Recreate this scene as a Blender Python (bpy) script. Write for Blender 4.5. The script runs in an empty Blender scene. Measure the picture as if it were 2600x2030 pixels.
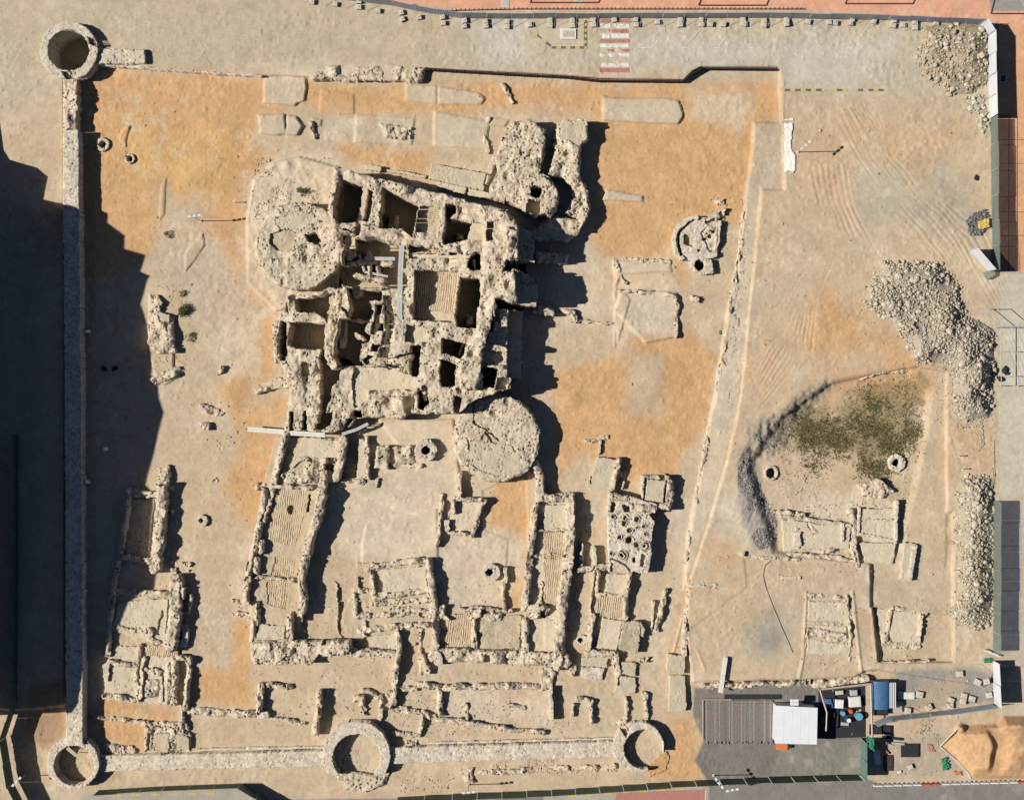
import bpy, math, random
import numpy as np
S = 0.05; H = 200.0; CX = 1300.0; CY = 1015.0
scene = bpy.context.scene
COL = scene.collection
# ---------------- camera, sky, sun, exposure
cam_data = bpy.data.cameras.new("camera"); cam = bpy.data.objects.new("camera", cam_data); COL.objects.link(cam)
cam.location = (0, 0, H); cam.rotation_euler = (0, 0, 0)
cam_data.sensor_width = 36.0; cam_data.lens = 18.0 / (1300 * S / H)
cam_data.clip_start = 1.0; cam_data.clip_end = 3000.0
scene.camera = cam
SUN_EL = math.radians(44.0)
world = bpy.data.worlds.new("World"); scene.world = world; world.use_nodes = True
nt = world.node_tree
sky = nt.nodes.new("ShaderNodeTexSky"); sky.sky_type = 'NISHITA'; sky.sun_disc = False
sky.sun_elevation = SUN_EL; sky.sun_rotation = math.radians(-90.0); sky.air_density = 0.6; sky.dust_density = 0.2; sky.ozone_density = 3.0
bg = nt.nodes["Background"]; bg.inputs[1].default_value = 0.05
nt.links.new(sky.outputs[0], bg.inputs[0])
sun_data = bpy.data.lights.new("sun", 'SUN'); sun_data.energy = 5.0; sun_data.angle = math.radians(0.5)
sun_data.color = (1.0, 0.95, 0.86)
sun = bpy.data.objects.new("sun", sun_data); COL.objects.link(sun)
sun.rotation_euler = (0, -(math.pi / 2 - SUN_EL), math.radians(1.0)); sun.location = (-60, 0, 60)
scene.view_settings.view_transform = 'Standard'; scene.view_settings.look = 'None'
scene.view_settings.exposure = 0.22; scene.view_settings.gamma = 1.0
scene.cycles.max_bounces = 3; scene.cycles.diffuse_bounces = 1
random.seed(4); R = random.random

# ---------------- noise
def hsh(ix, iy, seed):
    ix = ix.astype(np.int64); iy = iy.astype(np.int64)
    h = (ix * 374761393 + iy * 668265263 + seed * 2147483647) & 0xffffffff
    h = ((h ^ (h >> 13)) * 1274126177) & 0xffffffff
    h = ((h ^ (h >> 16)) * 2246822519) & 0xffffffff
    return ((h ^ (h >> 15)) & 0xffffff) / float(0xffffff)
def vnoise(x, y, sc, seed=0):
    x = x / sc; y = y / sc
    ix = np.floor(x); iy = np.floor(y); fx = x - ix; fy = y - iy
    fx = fx * fx * (3 - 2 * fx); fy = fy * fy * (3 - 2 * fy)
    a = hsh(ix, iy, seed); b = hsh(ix + 1, iy, seed); c = hsh(ix, iy + 1, seed); d = hsh(ix + 1, iy + 1, seed)
    return (a * (1 - fx) + b * fx) * (1 - fy) + (c * (1 - fx) + d * fx) * fy - 0.5
def fbm(x, y, sc, seed=0, o=3):
    r = 0; a = 1.0
    for k in range(o):
        r = r + a * vnoise(x + 17.3 * k, y - 9.1 * k, sc / 2 ** k, seed + k); a *= 0.5
    return r
def worley(x, y, sc, seed=0):
    gx = np.floor(x / sc); gy = np.floor(y / sc)
    f1 = np.full(x.shape, 1e9); f2 = np.full(x.shape, 1e9); rn = np.zeros(x.shape)
    for dx in (-1, 0, 1):
        for dy in (-1, 0, 1):
            cx = gx + dx; cy = gy + dy
            px = (cx + 0.1 + 0.8 * hsh(cx, cy, seed)) * sc; py = (cy + 0.1 + 0.8 * hsh(cx, cy, seed + 7)) * sc
            d = np.hypot(x - px, y - py); r = hsh(cx, cy, seed + 13)
            n = d < f1
            f2 = np.where(n, f1, np.minimum(f2, d)); rn = np.where(n, r, rn); f1 = np.where(n, d, f1)
    return f1 / sc, f2 / sc, rn

# ---------------- plan shapes, in plan units of 5 cm
def inpoly(X, Y, pts):
    m = np.zeros(X.shape, bool); n = len(pts); j = n - 1
    for i in range(n):
        xi, yi = pts[i]; xj, yj = pts[j]
        if yi != yj:
            c = ((yi > Y) != (yj > Y)) & (X < (xj - xi) * (Y - yi) / (yj - yi) + xi); m ^= c
        j = i
    return m
def segdist(X, Y, pts, closed=False):
    d = np.full(X.shape, 1e9); n = len(pts)
    for i in range(n if closed else n - 1):
        x0, y0 = pts[i]; x1, y1 = pts[(i + 1) % n]; vx = x1 - x0; vy = y1 - y0; L = vx * vx + vy * vy + 1e-9
        t = np.clip(((X - x0) * vx + (Y - y0) * vy) / L, 0, 1)
        d = np.minimum(d, np.hypot(X - x0 - t * vx, Y - y0 - t * vy))
    return d
class Sh:
    def __init__(s, kind, pts, w=0): s.k = kind; s.p = pts; s.w = w
    def bb(s):
        if s.k == 'C': x, y = s.p; r = s.w if not isinstance(s.w, tuple) else max(s.w); return x - r, y - r, x + r, y + r
        xs = [p[0] for p in s.p]; ys = [p[1] for p in s.p]; w = s.w / 2
        return min(xs) - w, min(ys) - w, max(xs) + w, max(ys) + w
    def sd(s, X, Y):     # signed distance, negative inside
        if s.k == 'C':
            x, y = s.p
            if isinstance(s.w, tuple): a, b = s.w; return (np.hypot((X - x) / a, (Y - y) / b) - 1) * min(a, b)
            return np.hypot(X - x, Y - y) - s.w
        if s.k == 'L': return segdist(X, Y, s.p) - s.w / 2
        d = segdist(X, Y, s.p, True); return np.where(inpoly(X, Y, s.p), -d, d)
def P(*c): return Sh('P', [(c[i], c[i + 1]) for i in range(0, len(c), 2)])
def L(w, *c): return Sh('L', [(c[i], c[i + 1]) for i in range(0, len(c), 2)], w)
def C(x, y, r): return Sh('C', (x, y), r)
def bx(x0, y0, x1, y1): return P(x0, y0, x1, y0, x1, y1, x0, y1)
def W(px, py, z=0.0):
    k = S * (H - z) / H
    return ((px - CX) * k, (CY - py) * k, z)

# ---------------- object helpers
def tag(o, label=None, cat=None, group=None, kind=None):
    if label: o['label'] = label
    if cat: o['category'] = cat
    if group: o['group'] = group
    if kind: o['kind'] = kind
    return o
def empty(name, loc, rz=0.0):
    o = bpy.data.objects.new(name, None); COL.objects.link(o); o.location = loc; o.rotation_euler = (0, 0, rz); o.empty_display_size = 0.3
    return o
def thing(name, label, cat, loc=(0, 0, 0), rz=0.0, group=None):
    return tag(empty(name, loc, rz), label, cat, group)
def mesh_np(name, V, F, mat, parent=None, col=None, smooth=False):
    V = np.asarray(V, np.float32); F = np.asarray(F, np.int32)
    me = bpy.data.meshes.new(name); n = F.shape[1]
    me.vertices.add(len(V)); me.vertices.foreach_set('co', V.ravel())
    me.loops.add(F.size); me.loops.foreach_set('vertex_index', F.ravel())
    me.polygons.add(len(F)); me.polygons.foreach_set('loop_start', np.arange(0, F.size, n, dtype=np.int32))
    me.polygons.foreach_set('loop_total', np.full(len(F), n, np.int32))
    if smooth: me.polygons.foreach_set('use_smooth', np.ones(len(F), bool))
    me.update(calc_edges=True); me.materials.append(mat)
    if col is not None:
        a = me.color_attributes.new('tint', 'FLOAT_COLOR', 'POINT')
        c = np.ones((len(V), 4), np.float32); c[:, :3] = col; a.data.foreach_set('color', c.ravel())
    o = bpy.data.objects.new(name, me); COL.objects.link(o)
    if parent: o.parent = parent
    return o
class MB:                     # mesh builder of boxes / prisms / tubes joined into one mesh
    def __init__(s): s.v = []; s.f = []
    def add(s, v, f):
        b = len(s.v); s.v += [tuple(p) for p in v]; s.f += [tuple(i + b for i in q) for q in f]; return s
    def prism(s, pts, z0, z1, top=None):
        n = len(pts); top = top or pts
        a = sum(pts[i][0] * pts[(i + 1) % n][1] - pts[(i + 1) % n][0] * pts[i][1] for i in range(n))
        if a < 0: pts = pts[::-1]; top = top[::-1]
        v = [(x, y, z0) for x, y in pts] + [(x, y, z1) for x, y in top]
        f = [tuple(range(n, 2 * n)), tuple(range(n - 1, -1, -1))] + [(i, (i + 1) % n, n + (i + 1) % n, n + i) for i in range(n)]
        return s.add(v, f)
    def box(s, cx, cy, cz, sx, sy, sz, rz=0.0, bev=0.0):
        c, q = math.cos(rz), math.sin(rz); hx, hy = sx / 2, sy / 2
        def rect(i): return [(cx + x * c - y * q, cy + x * q + y * c) for x, y in ((-hx + i, -hy + i), (hx - i, -hy + i), (hx - i, hy - i), (-hx + i, hy - i))]
        if bev: s.prism(rect(0), cz - sz / 2, cz + sz / 2 - bev); s.prism(rect(0), cz + sz / 2 - bev, cz + sz / 2, rect(bev)); return s
        return s.prism(rect(0), cz - sz / 2, cz + sz / 2)
    def bar(s, a, b, r, n=6):
        a = np.array(a, float); b = np.array(b, float); d = b - a; l = np.linalg.norm(d) + 1e-9; d /= l
        u = np.cross(d, (0, 0, 1) if abs(d[2]) < .9 else (1, 0, 0)); u /= np.linalg.norm(u); w = np.cross(d, u)
        ring = [math.cos(2 * math.pi * k / n) * u * r + math.sin(2 * math.pi * k / n) * w * r for k in range(n)]
        v = [a + q for q in ring] + [b + q for q in ring]
        return s.add(v, [(i, (i + 1) % n, n + (i + 1) % n, n + i) for i in range(n)] + [tuple(range(n - 1, -1, -1)), tuple(range(n, 2 * n))])
    def build(s, name, mat, parent=None):
        me = bpy.data.meshes.new(name); me.from_pydata(s.v, [], s.f); me.update(); me.materials.append(mat)
        o = bpy.data.objects.new(name, me); COL.objects.link(o)
        if parent: o.parent = parent
        return o

# ---------------- materials
def new_mat(name):
    m = bpy.data.materials.new(name); m.use_nodes = True; t = m.node_tree; b = t.nodes['Principled BSDF']
    b.inputs['Roughness'].default_value = 0.95; b.inputs['Specular IOR Level'].default_value = 0.15
    return m, t, b
def nd(t, k, **kw):
    n = t.nodes.new(k)
    for a, v in kw.items(): setattr(n, a, v)
    return n
def noise(t, pos, scale, detail=4, rough=0.6):
    n = nd(t, 'ShaderNodeTexNoise'); n.inputs['Scale'].default_value = scale; n.inputs['Detail'].default_value = detail; n.inputs['Roughness'].default_value = rough
    t.links.new(pos, n.inputs['Vector']); return n.outputs['Fac']
def mrange(t, v, a, b, c, d):
    n = nd(t, 'ShaderNodeMapRange'); t.links.new(v, n.inputs[0])
    for i, q in enumerate((a, b, c, d)): n.inputs[i + 1].default_value = q
    return n.outputs[0]
def mul(t, a, b, op='MULTIPLY'):
    n = nd(t, 'ShaderNodeMath', operation=op)
    for i, q in enumerate((a, b)):
        if isinstance(q, (int, float)): n.inputs[i].default_value = q
        else: t.links.new(q, n.inputs[i])
    return n.outputs[0]
def scalecol(t, colsock, f):
    n = nd(t, 'ShaderNodeVectorMath', operation='SCALE'); t.links.new(colsock, n.inputs[0]); t.links.new(f, n.inputs['Scale']); return n.outputs[0]
def mixcol(t, f, a, b):
    n = nd(t, 'ShaderNodeMix', data_type='RGBA')
    for i, q in ((6, a), (7, b)):
        if isinstance(q, tuple): n.inputs[i].default_value = (*q, 1)
        else: t.links.new(q, n.inputs[i])
    if isinstance(f, float): n.inputs[0].default_value = f
    else: t.links.new(f, n.inputs[0])
    return n.outputs[2]
def bump(t, b, hsock, strength, dist):
    n = nd(t, 'ShaderNodeBump'); n.inputs['Strength'].default_value = strength; n.inputs['Distance'].default_value = dist
    t.links.new(hsock, n.inputs['Height']); t.links.new(n.outputs[0], b.inputs['Normal'])
def ground_mat():
    m, t, b = new_mat('earth_and_sand'); pos = nd(t, 'ShaderNodeNewGeometry').outputs['Position']
    col = nd(t, 'ShaderNodeVertexColor', layer_name='tint').outputs['Color']
    n1 = noise(t, pos, 0.35, 6, .65); n2 = noise(t, pos, 2.6, 5, .7); n3 = noise(t, pos, 9.0, 3, .8)
    f = mul(t, mul(t, mrange(t, n1, .3, .7, .90, 1.10), mrange(t, n2, .3, .7, .91, 1.09)), mrange(t, n3, .25, .75, .90, 1.10))
    t.links.new(scalecol(t, col, f), b.inputs['Base Color'])
    bump(t, b, mul(t, n2, n3, 'ADD'), 0.5, 0.10); return m
def stone_mat(name, c1, c2, scale=2.6, joint=0.55):
    m, t, b = new_mat(name); pos = nd(t, 'ShaderNodeNewGeometry').outputs['Position']
    v = nd(t, 'ShaderNodeTexVoronoi'); v.inputs['Scale'].default_value = scale; t.links.new(pos, v.inputs['Vector'])
    e = nd(t, 'ShaderNodeTexVoronoi', feature='DISTANCE_TO_EDGE'); e.inputs['Scale'].default_value = scale; t.links.new(pos, e.inputs['Vector'])
    sp = nd(t, 'ShaderNodeSeparateColor'); t.links.new(v.outputs['Color'], sp.inputs[0])
    n = noise(t, pos, 0.6, 5, .7); n2 = noise(t, pos, 5.0, 4, .7)
    c = mixcol(t, mrange(t, n, .35, .65, 0, 1), c1, c2)
    f = mul(t, mrange(t, sp.outputs[0], 0, 1, .80, 1.16), mul(t, mrange(t, e.outputs['Distance'], 0, .10, joint, 1.0), mrange(t, n2, .3, .7, .88, 1.1)))
    t.links.new(scalecol(t, c, f), b.inputs['Base Color'])
    bump(t, b, mul(t, n2, e.outputs['Distance'], 'ADD'), 0.4, 0.06); return m
def plain_mat(name, c, rough=.8, var=.12, scale=2.0, metal=0.0, bmp=.02, spec=.3):
    m, t, b = new_mat(name); pos = nd(t, 'ShaderNodeNewGeometry').outputs['Position']
    n = noise(t, pos, scale, 6, .7)
    rgb = nd(t, 'ShaderNodeRGB'); rgb.outputs[0].default_value = (*c, 1)
    t.links.new(scalecol(t, rgb.outputs[0], mrange(t, n, .3, .7, 1 - var, 1 + var)), b.inputs['Base Color'])
    b.inputs['Roughness'].default_value = rough; b.inputs['Metallic'].default_value = metal; b.inputs['Specular IOR Level'].default_value = spec
    if bmp: bump(t, b, n, .4, bmp)
    return m
def stripe_mat(name, c1, c2, ang, freq):     # poles laid side by side
    m, t, b = new_mat(name); pos = nd(t, 'ShaderNodeNewGeometry').outputs['Position']
    mp = nd(t, 'ShaderNodeMapping'); mp.inputs['Rotation'].default_value = (0, 0, ang); t.links.new(pos, mp.inputs[0])
    w = nd(t, 'ShaderNodeTexWave'); w.inputs['Scale'].default_value = freq; w.inputs['Distortion'].default_value = 4.5; w.inputs['Detail'].default_value = 3
    w.inputs['Detail Scale'].default_value = .7; t.links.new(mp.outputs[0], w.inputs[0])
    n = noise(t, pos, 1.1, 5, .7)
    c = mixcol(t, mul(t, mrange(t, w.outputs['Fac'], .1, .55, 1, 0), mrange(t, n, .40, .58, .0, .9)), c1, c2)
    t.links.new(scalecol(t, c, mrange(t, n, .3, .7, .88, 1.12)), b.inputs['Base Color'])
    bump(t, b, mul(t, w.outputs['Fac'], mrange(t, n, .4, .58, .15, 1)), .8, .10); return m
M = {}
M['ground'] = ground_mat()
M['stone'] = stone_mat('coral_stone', (.48, .392, .285), (.55, .468, .36), 3.3, .82)
M['pale'] = stone_mat('pale_lime_stone', (.50, .43, .33), (.57, .50, .41), 3.4, .84)
M['plaster'] = plain_mat('lime_plaster', (.50, .425, .315), .95, .10, 1.2, bmp=.05, spec=.1)
M['floor'] = plain_mat('earth_floor', (.44, .355, .25), .95, .14, .8, bmp=.06, spec=.1)
M['sandfill'] = plain_mat('orange_sand_fill', (.45, .28, .135), .95, .12, .9, bmp=.06, spec=.1)
M['palm'] = stripe_mat('palm_pole_roof', (.50, .40, .27), (.27, .20, .125), math.radians(6), 1.15)
M['palm2'] = stripe_mat('cross_laid_palm_roof', (.49, .41, .29), (.29, .22, .15), math.radians(86), 1.25)
M['slab'] = plain_mat('stone_slab', (.45, .385, .285), .95, .12, .7, bmp=.05, spec=.1)
M['white'] = plain_mat('white_painted_metal', (.62, .64, .66), .5, .05, .6, bmp=0)
M['whitecloth'] = plain_mat('white_sheet', (.68, .66, .62), .8, .06, 3, bmp=.03)
M['green'] = plain_mat('green_fence_sheet', (.12, .20, .165), .6, .15, .8, bmp=0)
M['dgreen'] = plain_mat('dark_green_fence_sheet', (.045, .085, .062), .6, .2, .8, bmp=0)
M['brightgreen'] = plain_mat('bright_green_netting', (.03, .19, .10), .7, .2, 4, bmp=.02)
M['bluegrey'] = plain_mat('blue_grey_corrugated_sheet', (.34, .375, .43), .5, .1, .8, bmp=0)
M['galv'] = plain_mat('galvanised_steel', (.48, .48, .47), .45, .08, 3, metal=.3, bmp=0)
M['concrete'] = plain_mat('concrete', (.47, .43, .36), .9, .12, 4, bmp=.02)
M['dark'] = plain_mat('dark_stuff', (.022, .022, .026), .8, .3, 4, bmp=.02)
M['wood'] = plain_mat('weathered_wood', (.44, .36, .30), .9, .15, 6, bmp=.02)
M['blue'] = plain_mat('blue_tarpaulin', (.05, .12, .24), .6, .3, 3, bmp=.05)
M['red'] = plain_mat('red_plastic', (.50, .10, .06), .6, .15, 4, bmp=0)
M['orange'] = plain_mat('orange_board', (.55, .17, .05), .7, .1, 4, bmp=0)
M['leaf'] = plain_mat('dusty_leaves', (.09, .105, .035), .9, .35, 2.5, bmp=0)
M['pinkpave'] = plain_mat('pink_paving', (.46, .235, .15), .9, .08, 1.0, bmp=.01)
M['paintwhite'] = plain_mat('worn_white_paint', (.60, .58, .52), .9, .14, 5, bmp=0)
M['paintred'] = plain_mat('worn_red_paint', (.36, .17, .14), .9, .15, 5, bmp=0)
M['paintyellow'] = plain_mat('worn_yellow_paint', (.50, .37, .10), .9, .2, 5, bmp=0)
M['paintblack'] = plain_mat('worn_black_paint', (.13, .115, .09), .9, .2, 5, bmp=0)
M['asphalt'] = plain_mat('grey_asphalt', (.15, .145, .14), .9, .12, .6, bmp=.02)
M['rubble'] = plain_mat('rubble_stone', (.42, .37, .295), .95, .22, 1.4, bmp=.05, spec=.1)
M['facade'] = plain_mat('grey_facade', (.4, .38, .35), .8, .1, 1, bmp=0)
M['glass'] = plain_mat('window_glass', (.03, .04, .05), .1, .1, 1, bmp=0, spec=.8)

# ---------------- rasterised masonry: one canvas is one ruin, each shape one part
CELL = 2.0
def stones(X, Y, amp, seed=0):
    f1, f2, rn = worley(X, Y, 6.2, 31 + seed)
    g = np.clip((f2 - f1) / 0.2, 0, 1)
    big, b2, brn = worley(X, Y, 15.0, 77)
    p1, _, pr = worley(X, Y, 5.2, 55); pit = (pr > .80) & (p1 < .20 + .26 * (hsh(X, Y, 91))) & (vnoise(X, Y, 24, 66) > -.10)
    return amp * ((rn - .5) * .50 - (1 - g) * .34 - (brn > .95) * .7 + (brn < .05) * .4) + 0.40 * amp * vnoise(X, Y, 3.0, 5) - np.where(pit, min(.42, amp * 3.2), 0)
class Canvas:
    def __init__(s, name, label, cat='ruin', group=None, warp=2.0):
        s.n = name; s.l = label; s.c = cat; s.g = group; s.pr = []; s.warp = warp
    def a(s, part, mat, h, shape, rough=.12, wav=.25, lab=None):
        s.pr.append((part, mat, h, shape, rough, wav, lab)); return s
    def w(s, h, *shapes, mat='stone', rough=.13, wav=.45, part='wall'):
        for q in shapes:
            if q.k == 'L' and q.w >= 7 and mat == 'stone': q = Sh('L', q.p, q.w * 1.12 + 1.2)
            s.a(part, mat, h, q, rough, wav)
        return s
    def f(s, h, *shapes, mat='floor', rough=.03, wav=.08, part='floor'):
        for q in shapes: s.a(part, mat, h, q, rough, wav)
        return s
    def build(s):
        bbs = np.array([q[3].bb() for q in s.pr]); x0, y0 = np.floor((bbs[:, :2].min(0) - 8) / CELL) * CELL; x1, y1 = bbs[:, 2:].max(0) + 8
        nx = int((x1 - x0) / CELL) + 1; ny = int((y1 - y0) / CELL) + 1
        own = np.full((ny, nx), -1, int)
        xc = x0 + (np.arange(nx) + .5) * CELL; yc = y0 + (np.arange(ny) + .5) * CELL
        Xc, Yc = np.meshgrid(xc, yc)
        Xw = Xc + s.warp * 2.2 * vnoise(Xc, Yc, 9, 3) + s.warp * 2.2 * vnoise(Xc, Yc, 26, 4)
        Yw = Yc + s.warp * 2.2 * vnoise(Xc, Yc, 9, 13) + s.warp * 2.2 * vnoise(Xc, Yc, 26, 14)
        for k, q in enumerate(s.pr):
            a, b, c, d = q[3].bb(); i0 = max(int((a - x0) / CELL) - 5, 0); i1 = int((c - x0) / CELL) + 6; j0 = max(int((b - y0) / CELL) - 5, 0); j1 = int((d - y0) / CELL) + 6
            sl = (slice(j0, j1), slice(i0, i1)); m = q[3].sd(Xw[sl], Yw[sl]) < 0
            own[sl] = np.where(m, k, own[sl])
        hm = np.array([q[2] for q in s.pr] + [-99.0])[own]
        mx, my = (x0 + nx * CELL / 2), (y0 + ny * CELL / 2)
        root = thing(s.n, s.l, s.c, W(mx, my, 0), 0, s.g); ox, oy, _ = root.location
        made = []
        for k, q in enumerate(s.pr):
            part, mat, h, shp, rough, wav, lab = q
            m = own == k
            if m.sum() < 6: continue
            if part == 'void': continue
            d = m.copy()
            for _ in range(3):
                e = d.copy(); e[1:] |= d[:-1]; e[:-1] |= d[1:]; e[:, 1:] |= d[:, :-1]; e[:, :-1] |= d[:, 1:]; d = e
            m = m | (d & (hm > h + .25))
            js, iss = np.nonzero(m)
            gi = np.full((ny + 1, nx + 1), -1, int)
            for dj in (0, 1):
                for di in (0, 1): gi[js + dj, iss + di] = 0
            vj, vi = np.nonzero(gi == 0); gi[vj, vi] = np.arange(len(vj)); nv = len(vj)
            X = x0 + vi * CELL; Y = y0 + vj * CELL
            X = X.astype(float); Y = Y.astype(float)
            z = h + stones(X, Y, rough) + wav * 1.6 * fbm(X, Y, 34, 21, 3) + rough * .25 * vnoise(X, Y, 2.0, 9)
            if mat == 'stone':
                sl = (slice(max(vj.min() - 1, 0), vj.max() + 2), slice(max(vi.min() - 1, 0), vi.max() + 2))
                dep = -shp.sd(X + s.warp * 2.2 * vnoise(X, Y, 9, 3), Y + s.warp * 2.2 * vnoise(X, Y, 9, 13)); er = np.clip(1 - dep / 5.5, 0, 1) * np.clip(.55 + 1.5 * vnoise(X, Y, 13, 44), 0, 1)
                z = z - er * np.minimum(.45, .36 * h if h > 0 else 0) - np.clip(vnoise(X, Y, 30, 45) - .22, 0, 1) * np.minimum(2.2, 1.4 * max(h, 0))
            xj = X + 1.3 * (hsh(vi, vj, 3 + int(x0)) - .5); yj = Y + 1.3 * (hsh(vi, vj, 4 + int(y0)) - .5)
            sc = S * (H - z) / H
            T = np.stack([(xj - CX) * sc - ox, (CY - yj) * sc - oy, z], 1)
            top = np.stack([gi[js + 1, iss], gi[js + 1, iss + 1], gi[js, iss + 1], gi[js, iss]], 1)
            B = T.copy(); B[:, 2] = -4.5
            sides = []
            mp = np.pad(m, 1)
            for (dj, di, a, b) in ((-1, 0, (0, 0), (0, 1)), (1, 0, (1, 1), (1, 0)), (0, -1, (1, 0), (0, 0)), (0, 1, (0, 1), (1, 1))):
                e = ~mp[js + 1 + dj, iss + 1 + di]
                p0 = gi[js[e] + a[0], iss[e] + a[1]]; p1 = gi[js[e] + b[0], iss[e] + b[1]]
                sides.append(np.stack([p0, p1, p1 + nv, p0 + nv], 1))
            F = np.concatenate([top] + sides)
            o = mesh_np(part, np.concatenate([T, B]), F, M[mat], root)
            if lab: o['label'] = lab
            made.append(o)
        return root
# ---------------- terrain: one sheet, levels and soil colours
BEIGE = (.44, .34, .232); ORANGE = (.475, .288, .142); PALE = (.50, .42, .315); GREYB = (.405, .335, .245); ROAD = (.415, .365, .285)
def terrain():
    fx = np.arange(-60, 2661, 3.0); ext = np.array([-3200, -2200, -1500, -1000, -700, -500, -350, -250, -180, -120, -90], float)
    xs = np.concatenate([ext, fx, 2600 - ext[::-1]]); fy = np.arange(-60, 2091, 3.0); ys = np.concatenate([ext, fy, 2030 - ext[::-1]])
    X, Y = np.meshgrid(xs, ys); Z = np.zeros(X.shape); Cc = np.zeros(X.shape + (3,)); Cc[:] = BEIGE
    Xn = X + 9 * fbm(X, Y, 60, 40, 2); Yn = Y + 9 * fbm(X, Y, 60, 50, 2); tone = fbm(X, Y, 130, 60, 4); fine = fbm(X, Y, 14, 61, 2)
    def reg(sh, pad):
        a, b, c, d = sh.bb(); i0, i1 = np.searchsorted(xs, (a - pad, c + pad)); j0, j1 = np.searchsorted(ys, (b - pad, d + pad)); return slice(j0, j1), slice(i0, i1)
    def lvl(z, sh, soft=4, add=False, warp=1.0):
        sl = reg(sh, soft + 12); x = X[sl] + warp * (Xn[sl] - X[sl]) * .35; y = Y[sl] + warp * (Yn[sl] - Y[sl]) * .35
        t = np.clip(.5 - sh.sd(x, y) / soft, 0, 1); t = t * t * (3 - 2 * t)
        Z[sl] = Z[sl] + t * z if add else Z[sl] * (1 - t) + t * z
    def paint(col, sh, soft=20, amt=1.0, warp=1.0, speck=.25):
        sl = reg(sh, soft + 30); x = X[sl] + warp * (Xn[sl] - X[sl]); y = Y[sl] + warp * (Yn[sl] - Y[sl])
        t = np.clip(.5 - sh.sd(x, y) / soft + speck * tone[sl] * 2 + speck * fine[sl], 0, 1) * amt; t = (t * t * (3 - 2 * t) if amt == 1 else t)[..., None]
        Cc[sl] = Cc[sl] * (1 - t) + t * np.array(col)
    # soils
    big = P(-400, -400, 3000, -400, 3000, 3000, -400, 3000)
    t = np.clip(tone * 1.1 + .35, 0, 1)[..., None] * .6; Cc[:] = Cc * (1 - t) + t * np.array(GREYB)
    t = np.clip(fbm(X, Y, 48, 63, 3) * 1.3 - .05, 0, 1)[..., None] * .75; Cc[:] = Cc * (1 - t) + t * np.array(PALE)
    t = np.clip(fbm(X, Y, 75, 64, 3) * 1.2 - .12, 0, 1)[..., None] * .6; Cc[:] = Cc * (1 - t) + t * np.array((.43, .30, .175))
    paint((.40, .335, .245), P(-60, -60, 860, -60, 1050, 20, 1300, 60, 1280, 190, 250, 180, 160, 230, -60, 300), 50, .7)
    paint(ROAD, P(1150, 40, 2520, 50, 2530, 230, 1990, 235, 1975, 175, 1300, 185, 1180, 140), 40, .8)
    paint((.46, .44, .38), P(1190, 60, 1330, 50, 1340, 175, 1230, 175), 50, .6); paint((.45, .42, .36), P(1600, 100, 2300, 90, 2250, 200, 2000, 220, 1970, 165, 1600, 160), 40, .6)
    for q in (P(205, 172, 560, 190, 662, 196, 668, 300, 640, 360, 700, 385, 630, 470, 615, 620, 600, 700, 560, 620, 500, 560, 420, 480, 400, 620, 300, 700, 205, 720),
              P(640, 200, 1050, 215, 1970, 212, 1965, 320, 1900, 470, 1880, 560, 1720, 560, 1700, 655, 1540, 655, 1490, 600, 1510, 500, 1500, 280, 1380, 280, 1240, 285, 1060, 290, 880, 285, 770, 260, 700, 300, 640, 290),
              P(860, 380, 1090, 380, 1090, 450, 900, 410), P(1380, 720, 1720, 640, 1740, 700, 1600, 820, 1560, 740, 1420, 760),
              P(1400, 960, 1530, 900, 1760, 830, 1830, 900, 1790, 1080, 1700, 1220, 1560, 1230, 1480, 1150, 1430, 1240, 1400, 1150),
              P(650, 700, 700, 760, 695, 1000, 730, 1010, 700, 1240, 640, 1330, 560, 1250, 610, 1120, 560, 1000, 620, 900, 590, 780),
              P(1245, 1232, 1335, 1195, 1345, 1380, 1300, 1350, 1235, 1340), P(1290, 1450, 1335, 1460, 1325, 1550, 1278, 1548),
              P(265, 1782, 460, 1798, 455, 1832, 250, 1810), P(250, 1822, 370, 1838, 360, 1905, 330, 1900, 262, 1868), P(145, 1808, 170, 1806, 168, 1866, 150, 1870),
              P(600, 1560, 645, 1580, 640, 1800, 560, 1790, 480, 1790, 500, 1700, 580, 1690),
              P(1650, 1960, 1698, 1900, 1690, 1812, 1760, 1820, 1775, 1975, 1705, 1985, 1650, 1985),
              
              P(1580, 830, 1690, 850, 1720, 1000, 1600, 1010)):
        paint(ORANGE, q, 30, .93, 1.7, .42)
    for q, a_ in ((P(2090, 760, 2190, 770, 2250, 830, 2310, 900, 2300, 925, 2140, 930, 2060, 880), .9), (P(2060, 1010, 2150, 940, 2330, 930, 2350, 1000, 2140, 1000), .9), (P(2400, 1080, 2510, 1100, 2500, 1210, 2420, 1200), .5), (P(2220, 320, 2440, 330, 2430, 420, 2340, 440), .4), (P(1880, 960, 1990, 820, 2040, 860, 1940, 1020), .35), (P(2000, 300, 2180, 300, 2160, 520, 2000, 520), .25), (P(1820, 1380, 1890, 1370, 1885, 1430, 1815, 1440), .8), (P(1700, 1420, 1740, 1400, 1720, 1640, 1690, 1680), .45)):
        paint(ORANGE, q, 80, a_, 1.6, .45)
    paint(GREYB, P(1915, 310, 1990, 300, 1988, 470, 1930, 478, 1905, 700, 1885, 900, 1840, 1100, 1800, 1080, 1850, 850, 1880, 600), 14, .85)
    paint(PALE, P(1890, 540, 1915, 540, 1900, 750, 1880, 1000, 1830, 1200, 1790, 1330, 1755, 1460, 1740, 1440, 1770, 1280, 1800, 1100, 1825, 930, 1870, 720), 24, .75, 1.4)
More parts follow.
